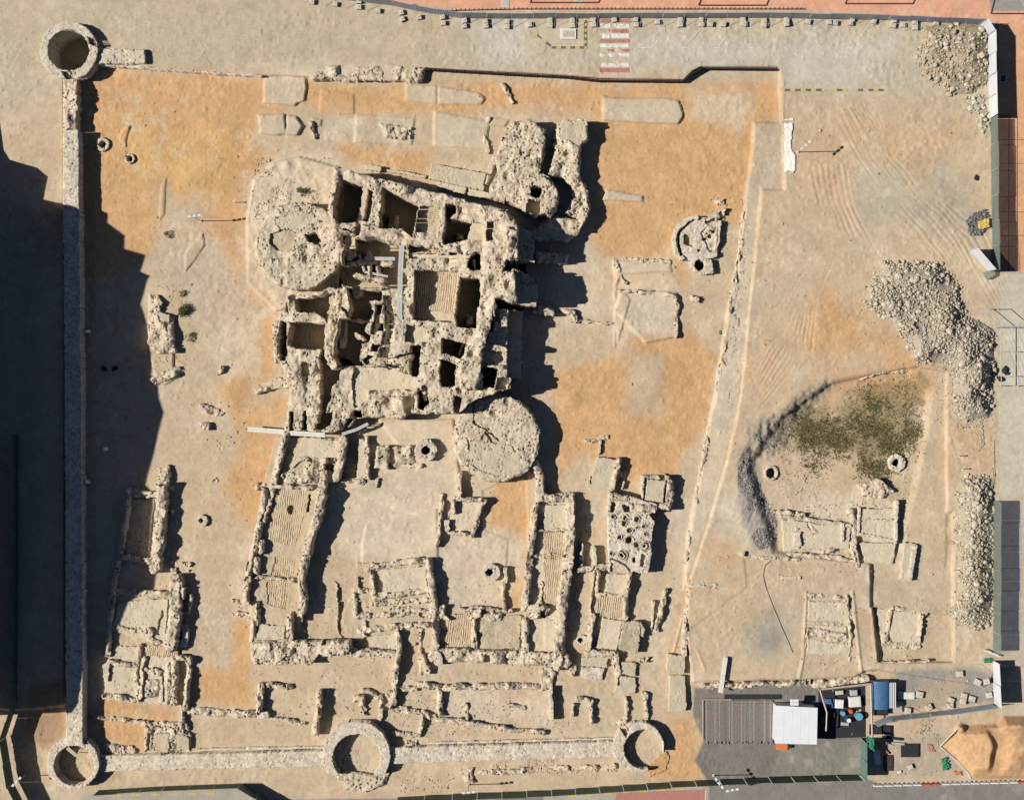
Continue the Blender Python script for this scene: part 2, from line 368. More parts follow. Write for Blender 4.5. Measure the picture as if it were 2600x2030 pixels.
    for q in (P(671, 193, 775, 199, 778, 225, 772, 257, 749, 270, 668, 262), P(655, 292, 722, 290, 727, 340, 662, 338), P(727, 293, 752, 296, 768, 320, 755, 344, 727, 343), P(1030, 212, 1110, 218, 1215, 236, 1230, 255, 1222, 266, 1030, 258), P(1530, 246, 1690, 250, 1722, 256, 1735, 296, 1722, 315, 1530, 305),
              P(1102, 282, 1242, 310, 1232, 382, 1100, 368), P(960, 290, 1052, 300, 1045, 368, 950, 362), P(830, 295, 930, 300, 925, 360, 820, 355), P(1540, 482, 1632, 498, 1632, 514, 1530, 508), P(1560, 662, 1700, 664, 1705, 690, 1580, 695), P(1590, 740, 1716, 742, 1722, 765, 1714, 830, 1640, 840, 1600, 860)):
        paint((.455, .385, .285), q, 7, .92, .6)
    paint((.50, .315, .13), P(330, 330, 600, 330, 560, 520, 340, 480), 90, .6)
    for q in (P(560, 700, 640, 760, 620, 860, 560, 900), P(1570, 860, 1700, 900, 1690, 1050, 1580, 1060), P(430, 600, 560, 620, 560, 800, 480, 860, 420, 700), P(640, 950, 700, 990, 690, 1060, 620, 1040), P(480, 480, 560, 500, 520, 560, 430, 560)):
        paint(GREYB, q, 40, .75, 1.7, .45)
    for q in (P(700, 398, 760, 395, 850, 420, 862, 450, 850, 560, 835, 730, 700, 790, 635, 720, 625, 560, 640, 455), P(1000, 1060, 1150, 1060, 1160, 1180, 1240, 1240, 1230, 1340, 1340, 1380, 1320, 1460, 1270, 1550, 1140, 1540, 1110, 1420, 900, 1420, 830, 1330, 850, 1240, 1000, 1230, 870, 1080),
              P(1760, 230, 1900, 240, 1880, 340, 1780, 300), P(1000, 1240, 1140, 1290, 1120, 1400, 860, 1400), P(560, 820, 660, 800, 640, 930, 590, 960), P(1380, 660, 1540, 660, 1560, 780, 1400, 860),
              P(1560, 660, 1700, 660, 1690, 640, 1720, 740, 1720, 850, 1560, 870), P(620, 160, 1050, 168, 1045, 205, 700, 200), P(600, 1480, 700, 1500, 690, 1600, 640, 1590), P(1140, 1740, 1400, 1760, 1390, 1850, 1140, 1810),
              P(1660, 1550, 1700, 1600, 1680, 1690, 1640, 1640), P(2100, 1250, 2270, 1260, 2290, 1420, 2000, 1420, 2000, 1340), P(1880, 1180, 1800, 1330, 1880, 1420, 1960, 1400), P(1720, 1270, 1760, 1270, 1750, 1420, 1690, 1600, 1700, 1420)):
        paint(PALE, q, 36, .75, 1.7, .5)
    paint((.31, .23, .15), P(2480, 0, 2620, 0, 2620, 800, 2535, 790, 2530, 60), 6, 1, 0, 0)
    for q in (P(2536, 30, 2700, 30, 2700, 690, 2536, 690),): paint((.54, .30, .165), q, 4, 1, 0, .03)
    paint((.30, .17, .12), P(2536, 290, 2568, 290, 2592, 690, 2536, 690), 3, 1, 0, .03)  # partial shadow of the netting fence, painted into the paving colour
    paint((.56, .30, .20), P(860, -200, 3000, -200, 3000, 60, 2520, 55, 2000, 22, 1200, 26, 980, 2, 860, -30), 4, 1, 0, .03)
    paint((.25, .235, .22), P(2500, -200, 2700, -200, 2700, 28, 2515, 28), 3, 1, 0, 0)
    paint((.44, .41, .33), P(2535, 690, 2700, 690, 2700, 1262, 2535, 1262), 12, .9, 0, .1); paint((.30, .285, .28), P(2536, 1268, 2600, 1275, 2700, 1275, 2700, 1660, 2536, 1655), 3, 1, 0, .05)
    paint((.42, .36, .28), P(2595, 1262, 2800, 1262, 2800, 1850, 2540, 1850, 2540, 1670, 2590, 1650), 5, 1, 0, .05)
    # roads south and west
    paint((.19, .175, .165), P(1850, 1990, 2200, 1975, 2250, 1994, 3000, 1972, 3000, 2400, -400, 2400, 200, 2030, 520, 2010, 620, 2030, 1300, 2022), 5, 1, 0, .04)
    paint((.33, .30, .25), P(210, 2012, 640, 1988, 700, 2040, 200, 2060), 5, 1, 0, .05); paint((.33, .31, .265), P(1380, 2010, 1800, 1988, 1800, 2060, 1380, 2060), 5, 1, 0, .05)
    paint((.17, .155, .14), P(1765, 1745, 2075, 1735, 2110, 1770, 2190, 1865, 2190, 1965, 1990, 1975, 1800, 1985, 1765, 1930, 1785, 1880, 1762, 1820), 8, 1, .8, .1)
    paint((.20, .20, .165), P(1990, 1890, 2190, 1880, 2190, 1970, 1960, 1975), 30, .7)
    paint((.22, .215, .20), P(2280, 1700, 2420, 1695, 2525, 1705, 2525, 1780, 2400, 1790, 2290, 1800, 2260, 1740), 14, .85)
    paint((.36, .28, .20), P(2340, 1725, 2440, 1720, 2430, 1790, 2330, 1790), 22, .8); paint((.30, .26, .215), P(2330, 1860, 2400, 1850, 2450, 1960, 2280, 1970, 2220, 1930), 30, .6)
    paint((.25, .245, .24), P(1960, 1000, 2045, 1020, 2010, 1090, 1930, 1100), 25, .0)
    paint((.27, .245, .225), P(1870, 1160, 1900, 1120, 1925, 1200, 1935, 1250, 1975, 1320, 1975, 1390, 1920, 1400, 1890, 1330, 1872, 1250), 16, .95, .8, .3)
    paint((.235, .205, .165), P(1900, 1090, 2000, 1030, 2095, 962, 2120, 975, 2060, 1040, 2020, 1110, 1960, 1160, 1905, 1170), 20, .8, 1, .5)
    paint((.26, .245, .22), C(1950, 1615, (48, 50)), 60, .8, 1, .1); paint((.235, .235, .225), P(2250, 530, 2345, 505, 2350, 440, 2390, 400, 2490, 520, 2480, 620, 2440, 600), 70, .45)
    paint((.37, .35, .28), C(2230, 490, 60), 50, .5); paint((.39, .42, .32), C(1030, 215, 4), 5, .0)
    grass = P(1985, 1105, 2040, 1060, 2120, 1075, 2190, 985, 2320, 990, 2330, 1100, 2270, 1180, 2235, 1215, 2190, 1195, 2180, 1150, 2110, 1155, 2065, 1185, 2020, 1150)
    paint((.20, .155, .075), grass, 46, .7, 1.6, 1.3)
    # darker road and path to the far west
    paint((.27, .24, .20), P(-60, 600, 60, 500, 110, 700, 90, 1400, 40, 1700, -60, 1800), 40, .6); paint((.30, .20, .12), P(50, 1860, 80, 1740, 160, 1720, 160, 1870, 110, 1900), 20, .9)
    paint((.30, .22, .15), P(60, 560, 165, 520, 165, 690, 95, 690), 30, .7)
    # levels -------------------------------------------------------------
    up = P(-3000, -3000, 5000, -3000, 5000, 1690, 2540, 1690, 2500, 1740, 2230, 1700, 1760, 1730, 1742, 1600, 1752, 1470, 1795, 1340, 1850, 1150, 1865, 1080, 1882, 1000, 1900, 800, 1915, 650, 1932, 478, 1988, 470, 1978, 172,
           1780, 170, 1760, 180, 1736, 203, 1520, 200, 1440, 192, 1300, 185, 1050, 172, 1046, 208, 1000, 206, 900, 202, 780, 196, 560, 189, 250, 165, 160, 190, -3000, 190)
    lvl(.95, up, 3.5, warp=.5)
    lvl(.95, P(-3000, 100, 160, 100, 163, 300, 163, 1790, 80, 1800, -3000, 1800), 3, warp=.1)
    lvl(.45, P(1915, 310, 1990, 310, 1990, 480, 1932, 482, 1915, 650, 1900, 800, 1882, 1000, 1865, 1080, 1850, 1150, 1795, 1340, 1752, 1470, 1738, 1500, 1745, 1400, 1762, 1290, 1780, 1200, 1800, 1085, 1818, 1000, 1832, 900, 1848, 800, 1872, 700, 1885, 560, 1900, 450), 9, warp=1.6)
    for z, q in ((.35, P(671, 193, 775, 199, 778, 225, 772, 257, 755, 262, 749, 270, 700, 264, 668, 262)), (.45, P(655, 292, 722, 290, 727, 340, 700, 345, 662, 338)), (.5, P(729, 293, 752, 296, 768, 320, 755, 344, 727, 343)), (.2, P(790, 298, 818, 305, 815, 320, 790, 318)),
                 (.25, P(1030, 212, 1110, 218, 1110, 264, 1028, 255)), (.3, P(1113, 219, 1215, 236, 1232, 250, 1222, 265, 1113, 266)), (.4, P(1530, 246, 1590, 250, 1690, 250, 1722, 256, 1730, 275, 1735, 296, 1722, 315, 1640, 312, 1530, 304)), (.25, P(1102, 282, 1242, 310, 1232, 382, 1100, 368)),
                 (.15, P(815, 225, 900, 240, 900, 290, 810, 285)), (.2, P(905, 290, 1052, 300, 1045, 368, 900, 362)), (.25, P(1255, 300, 1292, 306, 1280, 322, 1240, 320)),
                 (.5, P(626, 560, 645, 455, 700, 410, 760, 398, 860, 425, 862, 740, 700, 790, 628, 716)), (.35, P(1540, 482, 1632, 498, 1632, 514, 1530, 508)), (.25, P(1560, 660, 1700, 662, 1705, 690, 1580, 695, 1565, 720)), (.4, P(1576, 735, 1716, 742, 1722, 765, 1714, 855, 1640, 870, 1560, 790)),
                 (.25, P(318, 322, 332, 318, 322, 345, 318, 375, 300, 350)), (.18, P(410, 470, 421, 450, 416, 545, 402, 560)), (.2, P(470, 640, 515, 590, 520, 620, 495, 660, 470, 690)), (.3, P(380, 745, 402, 770, 398, 790, 440, 800, 440, 930, 470, 940, 400, 970, 378, 900)),
                 (.3, P(378, 965, 450, 940, 455, 955, 420, 975, 395, 975)), (-.15, P(1225, 1245, 1335, 1195, 1345, 1500, 1330, 1552, 1278, 1548, 1282, 1480, 1290, 1370, 1230, 1345)), (.22, P(930, 1330, 1110, 1290, 1110, 1420, 918, 1432, 918, 1380)), (.3, P(960, 1065, 1150, 1065, 1165, 1190, 1165, 1270, 1130, 1330, 900, 1250, 870, 1240, 940, 1215, 1060, 1190)),
                 (.2, P(2200, 1330, 2290, 1290, 2270, 1380, 2205, 1400)), (.18, P(1560, 790, 1580, 735, 1600, 760, 1570, 870))):
        lvl(z, q, 3.2, True, .7)
    lvl(.85, P(1888, 1404, 2050, 1416, 2203, 1440, 2200, 1465, 2212, 1492, 2210, 1526, 2204, 1538, 2215, 1562, 2214, 1620, 2228, 1680, 2170, 1720, 1760, 1730, 1748, 1600, 1800, 1560, 1895, 1490), 4, warp=.5)
    lvl(-.1, P(2216, 1540, 2420, 1560, 2420, 1680, 2230, 1680, 2222, 1600), 4, warp=.5); lvl(.25, P(2206, 1300, 2420, 1300, 2420, 1560, 2212, 1540), 8)
    lvl(.40, P(1975, 1400, 1990, 1060, 2110, 975, 2330, 930, 2402, 945, 2404, 1300, 2400, 1440, 2300, 1440, 2020, 1412), 5); lvl(0, P(1900, 1180, 1990, 1060, 2110, 975, 2300, 940, 2360, 1000, 2330, 1200, 2280, 1400, 2020, 1412, 1970, 1400), 26)
    sl = reg(P(2380, 1790, 2700, 1790, 2700, 1990, 2380, 1990), 10); x = X[sl]; y = Y[sl]; kd = P(2388, 1893, 2436, 1840, 2530, 1836, 2545, 1815, 2720, 1815, 2720, 1976, 2466, 1976).sd(x, y)
    cr = 2518 - .006 * (y - 1905) ** 2 + 10 * vnoise(x, y, 30, 5); ramp = np.clip((x - 2388) / 125, 0, 1) ** .8 * 1.7 * np.clip(-kd / 26, 0, 1); dr = np.clip((x - cr) / 12, 0, 1); dr *= np.clip(1 - ((y - 1908) / 60) ** 2, 0, 1) ** .5
    Z[sl] += np.maximum(ramp * (1 - .62 * dr), 0) + .9 * np.exp(-(((x - 2585) / 42) ** 2 + ((y - 1900) / 55) ** 2)) * np.clip(-kd / 12, 0, 1) + np.clip(-kd / 10, 0, 1) * (.06 * vnoise(x, y, 9, 6) + .05 * vnoise(x, y, 5, 7))
    paint((.47, .29, .155), P(2390, 1890, 2430, 1845, 2520, 1838, 2540, 1820, 2700, 1820, 2700, 1975, 2480, 1978), 4, 1, .6, 0)
    for z, x, y, a in ((.15, 1900, 1250, 26), (.15, 1940, 1340, 24), (.5, 2000, 1050, 24), (-.3, 2240, 1160, 40), (1.0, 2440, 1850, 10)): lvl(z, C(x, y, a), a * 1.4, True)
    # steps in the plan, worn ridges
    for z, wd, q in ((.10, 3, (1990, 205, 1986, 465, 1932, 475, 1912, 660, 1898, 800, 1880, 1000, 1850, 1150)), (.08, 4, (1890, 560, 1870, 730, 1845, 850, 1830, 920, 1800, 1090, 1760, 1290, 1745, 1380)), 
                     (.15, 4, (1560, 660, 1562, 880)), (.2, 6, (2047, 1505, 2040, 1660, 2030, 1720)), (.2, 6, (2165, 1500, 2180, 1640, 2190, 1720)), (.12, 4, (1770, 1650, 1790, 1700)), (.2, 4, (1700, 1690, 1715, 1640, 1735, 1560))):
        lvl(z, L(wd, *q), 4, True)
    ap = np.clip(.5 - P(626, 560, 645, 455, 700, 410, 760, 398, 860, 425, 862, 740, 700, 790, 628, 716).sd(X, Y) / 16, 0, 1); Z += ap * .22 * fbm(X, Y, 22, 99, 3)
    for cx, cy, rr, hh in ((590, 1010, 40, .35), (1600, 880, 50, .3), (1660, 960, 40, .3), (1590, 1060, 60, .3), (480, 560, 30, .2), (570, 900, 30, .25), (1450, 1010, 30, .3), (2100, 800, 60, .3), (380, 350, 50, .25), (500, 430, 60, .3), (560, 330, 50, .25), (1200, 330, 40, .2), (880, 350, 40, .2)):
        d = np.hypot(Xn - cx, (Yn - cy) * 1.3); Z += hh * np.exp(-(d / rr) ** 2)
    # tyre tracks
    rs = np.random.RandomState(5)
    tr = []
    for k in range(16):
        o = k * 11 + rs.uniform(-3, 3); tr.append([(2120 + o * .55, 280 + rs.uniform(-20, 20)), (2180 + o * .7, 400), (2250 + o * .8, 500), (2330 + o * 1.0, 600 + rs.uniform(-15, 15)), (2400 + o * .9, 690)])
    for k in range(7):
        o = k * 14; tr.append([(2060 + o, 420), (2080 + o, 520), (2120 + o * 1.1, 620), (2150 + o * 1.2, 680)])
    for k in range(6): tr.append([(2170 + k * 9, 600 - k * 3), (2155 + k * 7, 640), (2165 + k * 9, 680), (2190 + k * 12, 700 - k * 8)])
    for k in range(9): tr.append([(2165 + k * 10, 690), (2150 + k * 12, 660), (2175 + k * 9, 625)])
    for k in range(9): tr.append([(1990 + k * 9, 780 + k * 14), (2030 + k * 6, 700 + k * 5), (2080 + k * 5, 650)])
    for k in range(8): tr.append([(1890 + k * 7, 1000 + k * 3), (1950 + k * 10, 880 + k * 6), (1990 + k * 5, 840)])
    for k in range(7): tr.append([(350, 20 + 9 * k), (700, 60 + 8 * k), (1000, 80 + 8 * k), (1200, 110 + 3 * k)])
    for k in range(5): tr.append([(20, 140 + 10 * k), (70, 60 + 8 * k), (180, 25 + 7 * k), (330, 40 + 9 * k)])
    for k in range(9): tr.append([(2380 + k * 9, 990 + 5 * k), (2410 + k * 7, 1080), (2440 + k * 6, 1180 + 6 * k)])
    for k in range(8): tr.append([(2460 + k * 12, 660), (2530 + k * 10, 790), (2590 + k * 10, 960)])
    for q in tr:
        pts = []
        for a, b in zip(q[:-1], q[1:]):
            for u in (0, .5): pts += [a[0] + (b[0] - a[0]) * u, a[1] + (b[1] - a[1]) * u]
        pts += list(q[-1]); sh = L(3.2, *pts); sl = reg(sh, 16)
        d = sh.sd(X[sl] + .8 * (Xn[sl] - X[sl]), Y[sl] + .8 * (Yn[sl] - Y[sl])); brk = np.clip(.7 + 2.4 * vnoise(X[sl], Y[sl], 70, 8), 0, 1)
        Z[sl] += brk * (-.04 * np.exp(-(d + 1) ** 2 / 5) + .03 * np.exp(-(d - 4) ** 2 / 6))
    for x, y, r in ((174, 127, 60), (188, 1942, 55), (905, 1922, 66), (1634, 1901, 53), (1362, 486, 20), (1081, 1143, 15), (1242, 1453, 12), (260, 366, 12), (329, 402, 10), (510, 1321, 8), (1474, 1625, 8), (2277, 1174, 12), (1958, 1200, 14), (1777, 673, 15)):
        lvl(-3.8 if r not in (55, 66, 53, 14) else -2.0, C(x, y, r), 3, warp=0)
    lvl(-4.0, P(880, 460, 1270, 560, 1330, 600, 1330, 760, 1270, 960, 1090, 1030, 780, 1060, 760, 940, 720, 900, 730, 770, 860, 745, 870, 600), 6, warp=0)
    lvl(-2.0, P(740, 1045, 900, 1040, 915, 1060, 740, 1090), 3, warp=0)
    det = np.where((X > -60) & (X < 2660) & (Y > -60) & (Y < 2090), 1.0, 0)
    road = np.where((Y > 1985 + (1300 - X) * .02) | (Y < 28) | (X > 2536), .15, 1.0)
    rg = np.clip(.5 + 1.6 * fbm(X, Y, 90, 70, 2), .15, 1)
    Z += det * road * (.07 * fbm(X, Y, 46, 80, 3) + .07 * rg * vnoise(X, Y, 10, 81) + .06 * rg * vnoise(X, Y, 6, 82))
    f1, f2, rn = worley(X, Y, 11, 90); Z += det * road * np.where((rn > .93) & (f1 < .28), .13 * (1 - f1 / .28) ** .5, 0)
    gy = np.clip(.5 - P(1870, 1160, 1900, 1120, 1925, 1200, 1935, 1250, 1975, 1320, 1975, 1390, 1920, 1400, 1890, 1330, 1872, 1250).sd(X, Y) / 20, 0, 1); Z += gy * .16 * (fbm(X * 1.6 + Y * .5, Y * .45, 12, 95, 3)); Cc *= (1 + gy * .5 * fbm(X * 1.8 + Y * .7, Y * .5, 11, 98, 2))[..., None]
    gy = np.clip(.5 - P(1900, 1090, 2000, 1030, 2095, 962, 2120, 975, 2060, 1040, 2020, 1110, 1960, 1160, 1905, 1170).sd(X, Y) / 20, 0, 1); Z += gy * .5 * fbm(X, Y, 11, 96, 3)
    sp = np.clip(.5 - P(2540, 1830, 2700, 1820, 2700, 1975, 2540, 1970).sd(X, Y) / 20, 0, 1); Z += sp * .45 * fbm(X * .7 + Y * .2, Y, 26, 97, 3)
    orm = np.clip((.20 - Cc[..., 2]) * 14, 0, 1) * det; f1, f2, rn = worley(X, Y, 10, 92); Z -= orm * np.where((rn > .55) & (f1 < .33), .09 * (1 - f1 / .33), 0)
    f1, f2, rn = worley(X, Y, 24, 93); crust = np.clip((rn - .6) * 3, 0, 1) * np.clip((f2 - f1) * 4, 0, 1) * np.clip(fbm(X, Y, 120, 94, 2) * 2.5, 0, 1) * det * .35; Cc = Cc * (1 - crust[..., None]) + crust[..., None] * np.array((.52, .45, .35))
    k = 1 + (.05 + .12 * fine + .10 * vnoise(X, Y, 6, 71))[..., None]; Cc *= k
    sc = S * (H - Z) / H; V = np.stack([(X - CX) * sc, (CY - Y) * sc, Z], -1).reshape(-1, 3)
    ny, nx = X.shape; idx = np.arange(nx * ny).reshape(ny, nx)
    F = np.stack([idx[1:, :-1], idx[1:, 1:], idx[:-1, 1:], idx[:-1, :-1]], -1).reshape(-1, 4)
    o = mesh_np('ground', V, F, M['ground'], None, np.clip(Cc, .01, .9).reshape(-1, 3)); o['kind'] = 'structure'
    return xs, ys, Z
GX, GY, GZ = terrain()
def gz(px, py):
    i = min(max(int(np.searchsorted(GX, px)), 0), len(GX) - 1); j = min(max(int(np.searchsorted(GY, py)), 0), len(GY) - 1); return float(GZ[j, i])
def Wg(px, py, dz=0.0):
    z = gz(px, py); x, y, _ = W(px, py, z); return (x, y, z + dz)
# ---------------- the fort
fort = Canvas('ruined_fort', 'large ruined stone fort in the middle of the dig with two round towers', 'fort')
fort.w(6.0, P(848, 424, 1000, 462, 1290, 535, 1318, 575, 1318, 665, 1322, 740, 1318, 778, 1310, 785, 1300, 900, 1296, 985, 1250, 1002, 1165, 1048, 1100, 1052, 1052, 1050, 1050, 960, 1000, 930, 905, 930, 880, 900, 836, 905, 840, 800, 870, 745, 868, 700, 846, 570, 830, 540), part='masonry_core', wav=.35, rough=.15)
fort.w(3.4, P(713, 800, 735, 745, 790, 735, 850, 730, 860, 800, 835, 905, 855, 930, 905, 930, 1050, 960, 1052, 1052, 1000, 1060, 900, 1062, 890, 1082, 835, 1100, 720, 1098, 735, 1000, 728, 950, 708, 925, 695, 925, 690, 830), part='masonry_core')
fort.w(1.2, P(700, 960, 740, 955, 800, 975, 730, 985, 690, 990, 650, 1000, 640, 985), part='rubble_footing')
fort.w(3.6, C(758, 625, 112), part='round_tower', rough=.14, wav=.2)
fort.f(3.25, P(688, 592, 715, 582, 748, 588, 746, 634, 705, 636, 686, 620), mat='floor', part='sunken_patch'); fort.f(3.55, P(695, 555, 760, 535, 795, 545, 780, 578, 710, 582), mat='slab', part='plaster_patch')
fort.f(.2, P(775, 592, 800, 590, 818, 612, 805, 622, 780, 616), mat='floor', part='tower_shaft')
fort.w(3.9, P(800, 560, 850, 562, 872, 600, 865, 625, 840, 612, 815, 600), part='tower_rubble', rough=.25)
fort.f(1.0, P(868, 590, 905, 592, 952, 592, 1002, 612, 1034, 625, 1034, 730, 985, 732, 873, 728, 860, 705, 862, 690, 846, 720, 815, 742, 735, 750, 722, 742, 800, 728, 862, 680, 872, 640))
fort.w(5.5, L(18, 895, 580, 850, 560), L(26, 905, 590, 950, 585, 1000, 600, 1035, 618))
fort.w(7.4, P(1225, 530, 1287, 537, 1318, 575, 1318, 665, 1322, 740, 1300, 778, 1262, 760, 1249, 833, 1224, 885, 1224, 932, 1211, 990, 1170, 990, 1160, 946, 1176, 911, 1187, 864, 1211, 835, 1224, 705, 1224, 640), rough=.15, wav=.5)
fort.w(8.6, P(1280, 575, 1318, 588, 1322, 655, 1285, 655), P(1272, 688, 1305, 690, 1318, 730, 1315, 765, 1268, 752), part='bastion', wav=.6)
# north-west rooms
fort.f(1.0, P(863, 451, 947, 477, 942, 530, 937, 563, 900, 565, 854, 567, 844, 545, 854, 473), P(968, 474, 1000, 490, 1063, 517, 1058, 560, 1047, 605, 1022, 580, 960, 578, 966, 520), P(1133, 515, 1160, 520, 1158, 540, 1144, 551, 1200, 562, 1232, 570, 1230, 610, 1185, 607, 1148, 619, 1123, 621))
fort.f(4.9, P(1064, 520, 1118, 528, 1113, 560, 1112, 590, 1056, 592), mat='palm2', part='palm_pole_floor'); fort.f(4.6, P(1200, 563, 1234, 572, 1230, 612, 1186, 606), mat='plaster', part='plaster_floor')
fort.a('timber_walkway', 'wood', 3.0, P(922, 474, 934, 476, 926, 540, 912, 600, 898, 600, 912, 540), .01, .02)
fort.f(3.2, P(1038, 622, 1113, 626, 1112, 638, 1036, 641), P(1138, 640, 1178, 645, 1176, 655, 1138, 652)); fort.f(5.0, P(1034, 642, 1200, 648, 1198, 658, 1036, 655), mat='plaster', part='plaster_bench')
fort.f(1.0, P(1187, 662, 1205, 640, 1218, 642, 1223, 685, 1205, 688, 1187, 680)); fort.w(3.8, L(6, 1205, 662, 1206, 684))
fort.f(3.6, P(1053, 684, 1165, 688, 1147, 818, 1047, 812), mat='palm', part='palm_pole_floor'); fort.f(3.5, P(1090, 790, 1148, 798, 1144, 820, 1087, 814), mat='plaster', part='plaster_floor')
fort.f(1.0, P(1169, 704, 1221, 706, 1209, 833, 1156, 831, 1158, 760)); fort.f(.6, P(1176, 738, 1220, 738, 1218, 780, 1174, 780))
fort.f(1.4, P(1121, 856, 1182, 870, 1174, 909, 1121, 897), P(1119, 910, 1162, 924, 1154, 942, 1156, 983, 1121, 983, 1113, 967), P(1041, 876, 1070, 878, 1064, 955, 1040, 955))
fort.w(2.6, L(4, 1172, 870, 1165, 903), mat='pale', part='cross_beam'); fort.w(1.6, P(990, 545, 1012, 548, 1010, 580, 985, 578), P(1160, 590, 1178, 594, 1176, 612, 1158, 608), P(1190, 800, 1205, 805, 1202, 828, 1180, 826), part='fallen_masonry', rough=.3); fort.f(4.9, P(1235, 560, 1255, 562, 1252, 610, 1236, 612), mat='plaster', part='plaster_floor')
fort.f(5.0, P(1030, 820, 1085, 835, 1085, 870, 1030, 868), part='plaster_floor', mat='plaster')
fort.f(1.4, P(1060, 985, 1085, 1000, 1092, 1018, 1076, 1044, 1060, 1035), P(1153, 1006, 1174, 1012, 1166, 1050, 1150, 1048), P(1090, 1047, 1104, 1047, 1103, 1062, 1088, 1060))
fort.w(4.3, L(12, 1078, 985, 1080, 1010), L(24, 1010, 935, 1015, 1050))
# courtyard in the shade of the west front
fort.f(3.0, P(900, 930, 985, 934, 1046, 950, 1056, 975, 1050, 998, 945, 1004, 900, 1036, 893, 962), mat='plaster', part='plaster_floor'); fort.w(3.7, L(14, 940, 1002, 1052, 998))
fort.f(.6, P(748, 757, 842, 745, 838, 819, 797, 794, 750, 794), P(735, 817, 830, 819, 822, 889, 754, 887, 731, 878), P(713, 815, 727, 817, 731, 885, 723, 917, 709, 917, 705, 864), P(813, 889, 830, 889, 832, 926, 865, 934, 863, 963, 840, 987, 840, 1008, 828, 1049, 813, 1049, 811, 926), P(718, 748, 730, 748, 732, 792, 716, 794))
fort.f(2.2, P(765, 918, 785, 922, 789, 952, 762, 954), P(827, 890, 842, 815, 850, 760, 838, 752, 828, 820, 822, 889))
fort.f(1.2, P(880, 730, 970, 735, 968, 762, 939, 765, 951, 790, 937, 815, 926, 842, 945, 848, 937, 868, 920, 872, 916, 913, 928, 928, 904, 930, 883, 911, 848, 907, 850, 864, 860, 815, 883, 812, 887, 780))
fort.w(2.6, L(9, 882, 670, 930, 664, 990, 668), L(8, 935, 640, 938, 700), L(8, 962, 655, 958, 700), L(10, 905, 700, 975, 712), part='cross_wall')
fort.w(4.2, L(7, 868, 780, 884, 800), L(8, 905, 850, 925, 862), part='cross_wall'); fort.w(2.8, P(875, 596, 900, 600, 905, 650, 885, 660, 872, 640), mat='slab', part='raised_bench', rough=.04)
fort.f(3.0, P(953, 772, 973, 770, 968, 800, 950, 805), P(953, 821, 973, 821, 973, 840, 951, 840), P(942, 872, 969, 874, 959, 893, 939, 891))
fort.w(2.6, P(862, 812, 882, 810, 876, 885, 862, 885), mat='slab', part='raised_bench', rough=.04); fort.w(2.2, L(8, 895, 815, 935, 818), part='cross_wall')
fort.w(3.6, P(890, 730, 914, 728, 918, 750, 895, 754), mat='pale', part='pillar')
fort.w(5.0, L(17, 862, 738, 852, 790, 842, 820, 834, 868, 835, 905, 848, 926), rough=.16); fort.w(5.0, L(20, 980, 735, 990, 800, 975, 905), L(18, 935, 915, 1000, 918, 1040, 905), L(12, 958, 805, 948, 845))
for q in (P(735, 1044, 747, 1044, 747, 1092, 735, 1092), P(770, 1044, 781, 1046, 779, 1092, 765, 1092), P(809, 1044, 845, 1046, 840, 1077, 820, 1090, 798, 1092, 808, 1073), P(900, 1037, 922, 1042, 919, 1060, 895, 1060), P(876, 1062, 895, 1064, 885, 1082, 875, 1088)): fort.f(.8, q)
# bastions on the east front
fort.f(5.2, P(1316, 574, 1356, 592, 1356, 664, 1314, 664), P(1304, 684, 1350, 700, 1364, 740, 1362, 778, 1314, 770, 1310, 735), mat='slab', part='bastion_top', rough=.08); fort.f(2.4, P(1290, 785, 1328, 790, 1324, 965, 1286, 958, 1285, 860), mat='plaster', part='ledge')
fort.f(.9, P(1284, 658, 1362, 664, 1358, 694, 1305, 684, 1276, 690), P(1252, 755, 1345, 778, 1345, 786, 1262, 786), P(1226, 930, 1262, 938, 1256, 985, 1222, 985), P(1250, 785, 1256, 820, 1250, 850, 1236, 872, 1230, 868, 1247, 825))
fort.w(4.7, P(1255, 786, 1270, 783, 1268, 818, 1252, 818), P(1242, 844, 1287, 827, 1285, 878, 1236, 872), P(1236, 885, 1290, 892, 1285, 927, 1225, 930, 1222, 905), P(1262, 955, 1292, 958, 1288, 990, 1258, 992), mat='pale', part='bastion_block', rough=.07, wav=.1)
fort.w(1.6, P(1350, 590, 1400, 545, 1468, 560, 1470, 592, 1440, 612, 1352, 612), P(1362, 640, 1445, 645, 1440, 668, 1362, 668), P(1356, 776, 1410, 782, 1408, 800, 1350, 795), part='low_masonry', rough=.08)
fort.w(3.0, C(1260, 1113, 111), part='round_tower', rough=.14, wav=.2)
fort.f(2.9, P(1190, 1120, 1300, 1130, 1330, 1180, 1260, 1210, 1190, 1180), mat='slab', part='plaster_patch', rough=.07); fort.f(2.2, L(4, 1202, 1020, 1201, 1075, 1235, 1092, 1268, 1120), L(7, 1235, 1100, 1246, 1122), part='crack')
fort.w(2.0, L(20, 1360, 1180, 1372, 1215, 1368, 1260), part='wall')
fort.pr = [(a, b, (c - 1.9 if c <= 1.45 and d.k != 'C' and a != 'rubble_footing' else c), d, e, f_, g) for a, b, c, d, e, f_, g in fort.pr]
fort.build()
kl = Canvas('kiln_mound', 'high rubble mound with a round open shaft at the north-east corner of the fort', 'ruin')
kl.w(3.6, P(1300, 312, 1345, 302, 1385, 330, 1380, 400, 1370, 440, 1395, 446, 1415, 475, 1420, 500, 1414, 530, 1395, 548, 1370, 545, 1335, 530, 1300, 518, 1245, 500, 1240, 478, 1265, 430, 1258, 398, 1275, 350), part='mound', rough=.2, wav=.3)
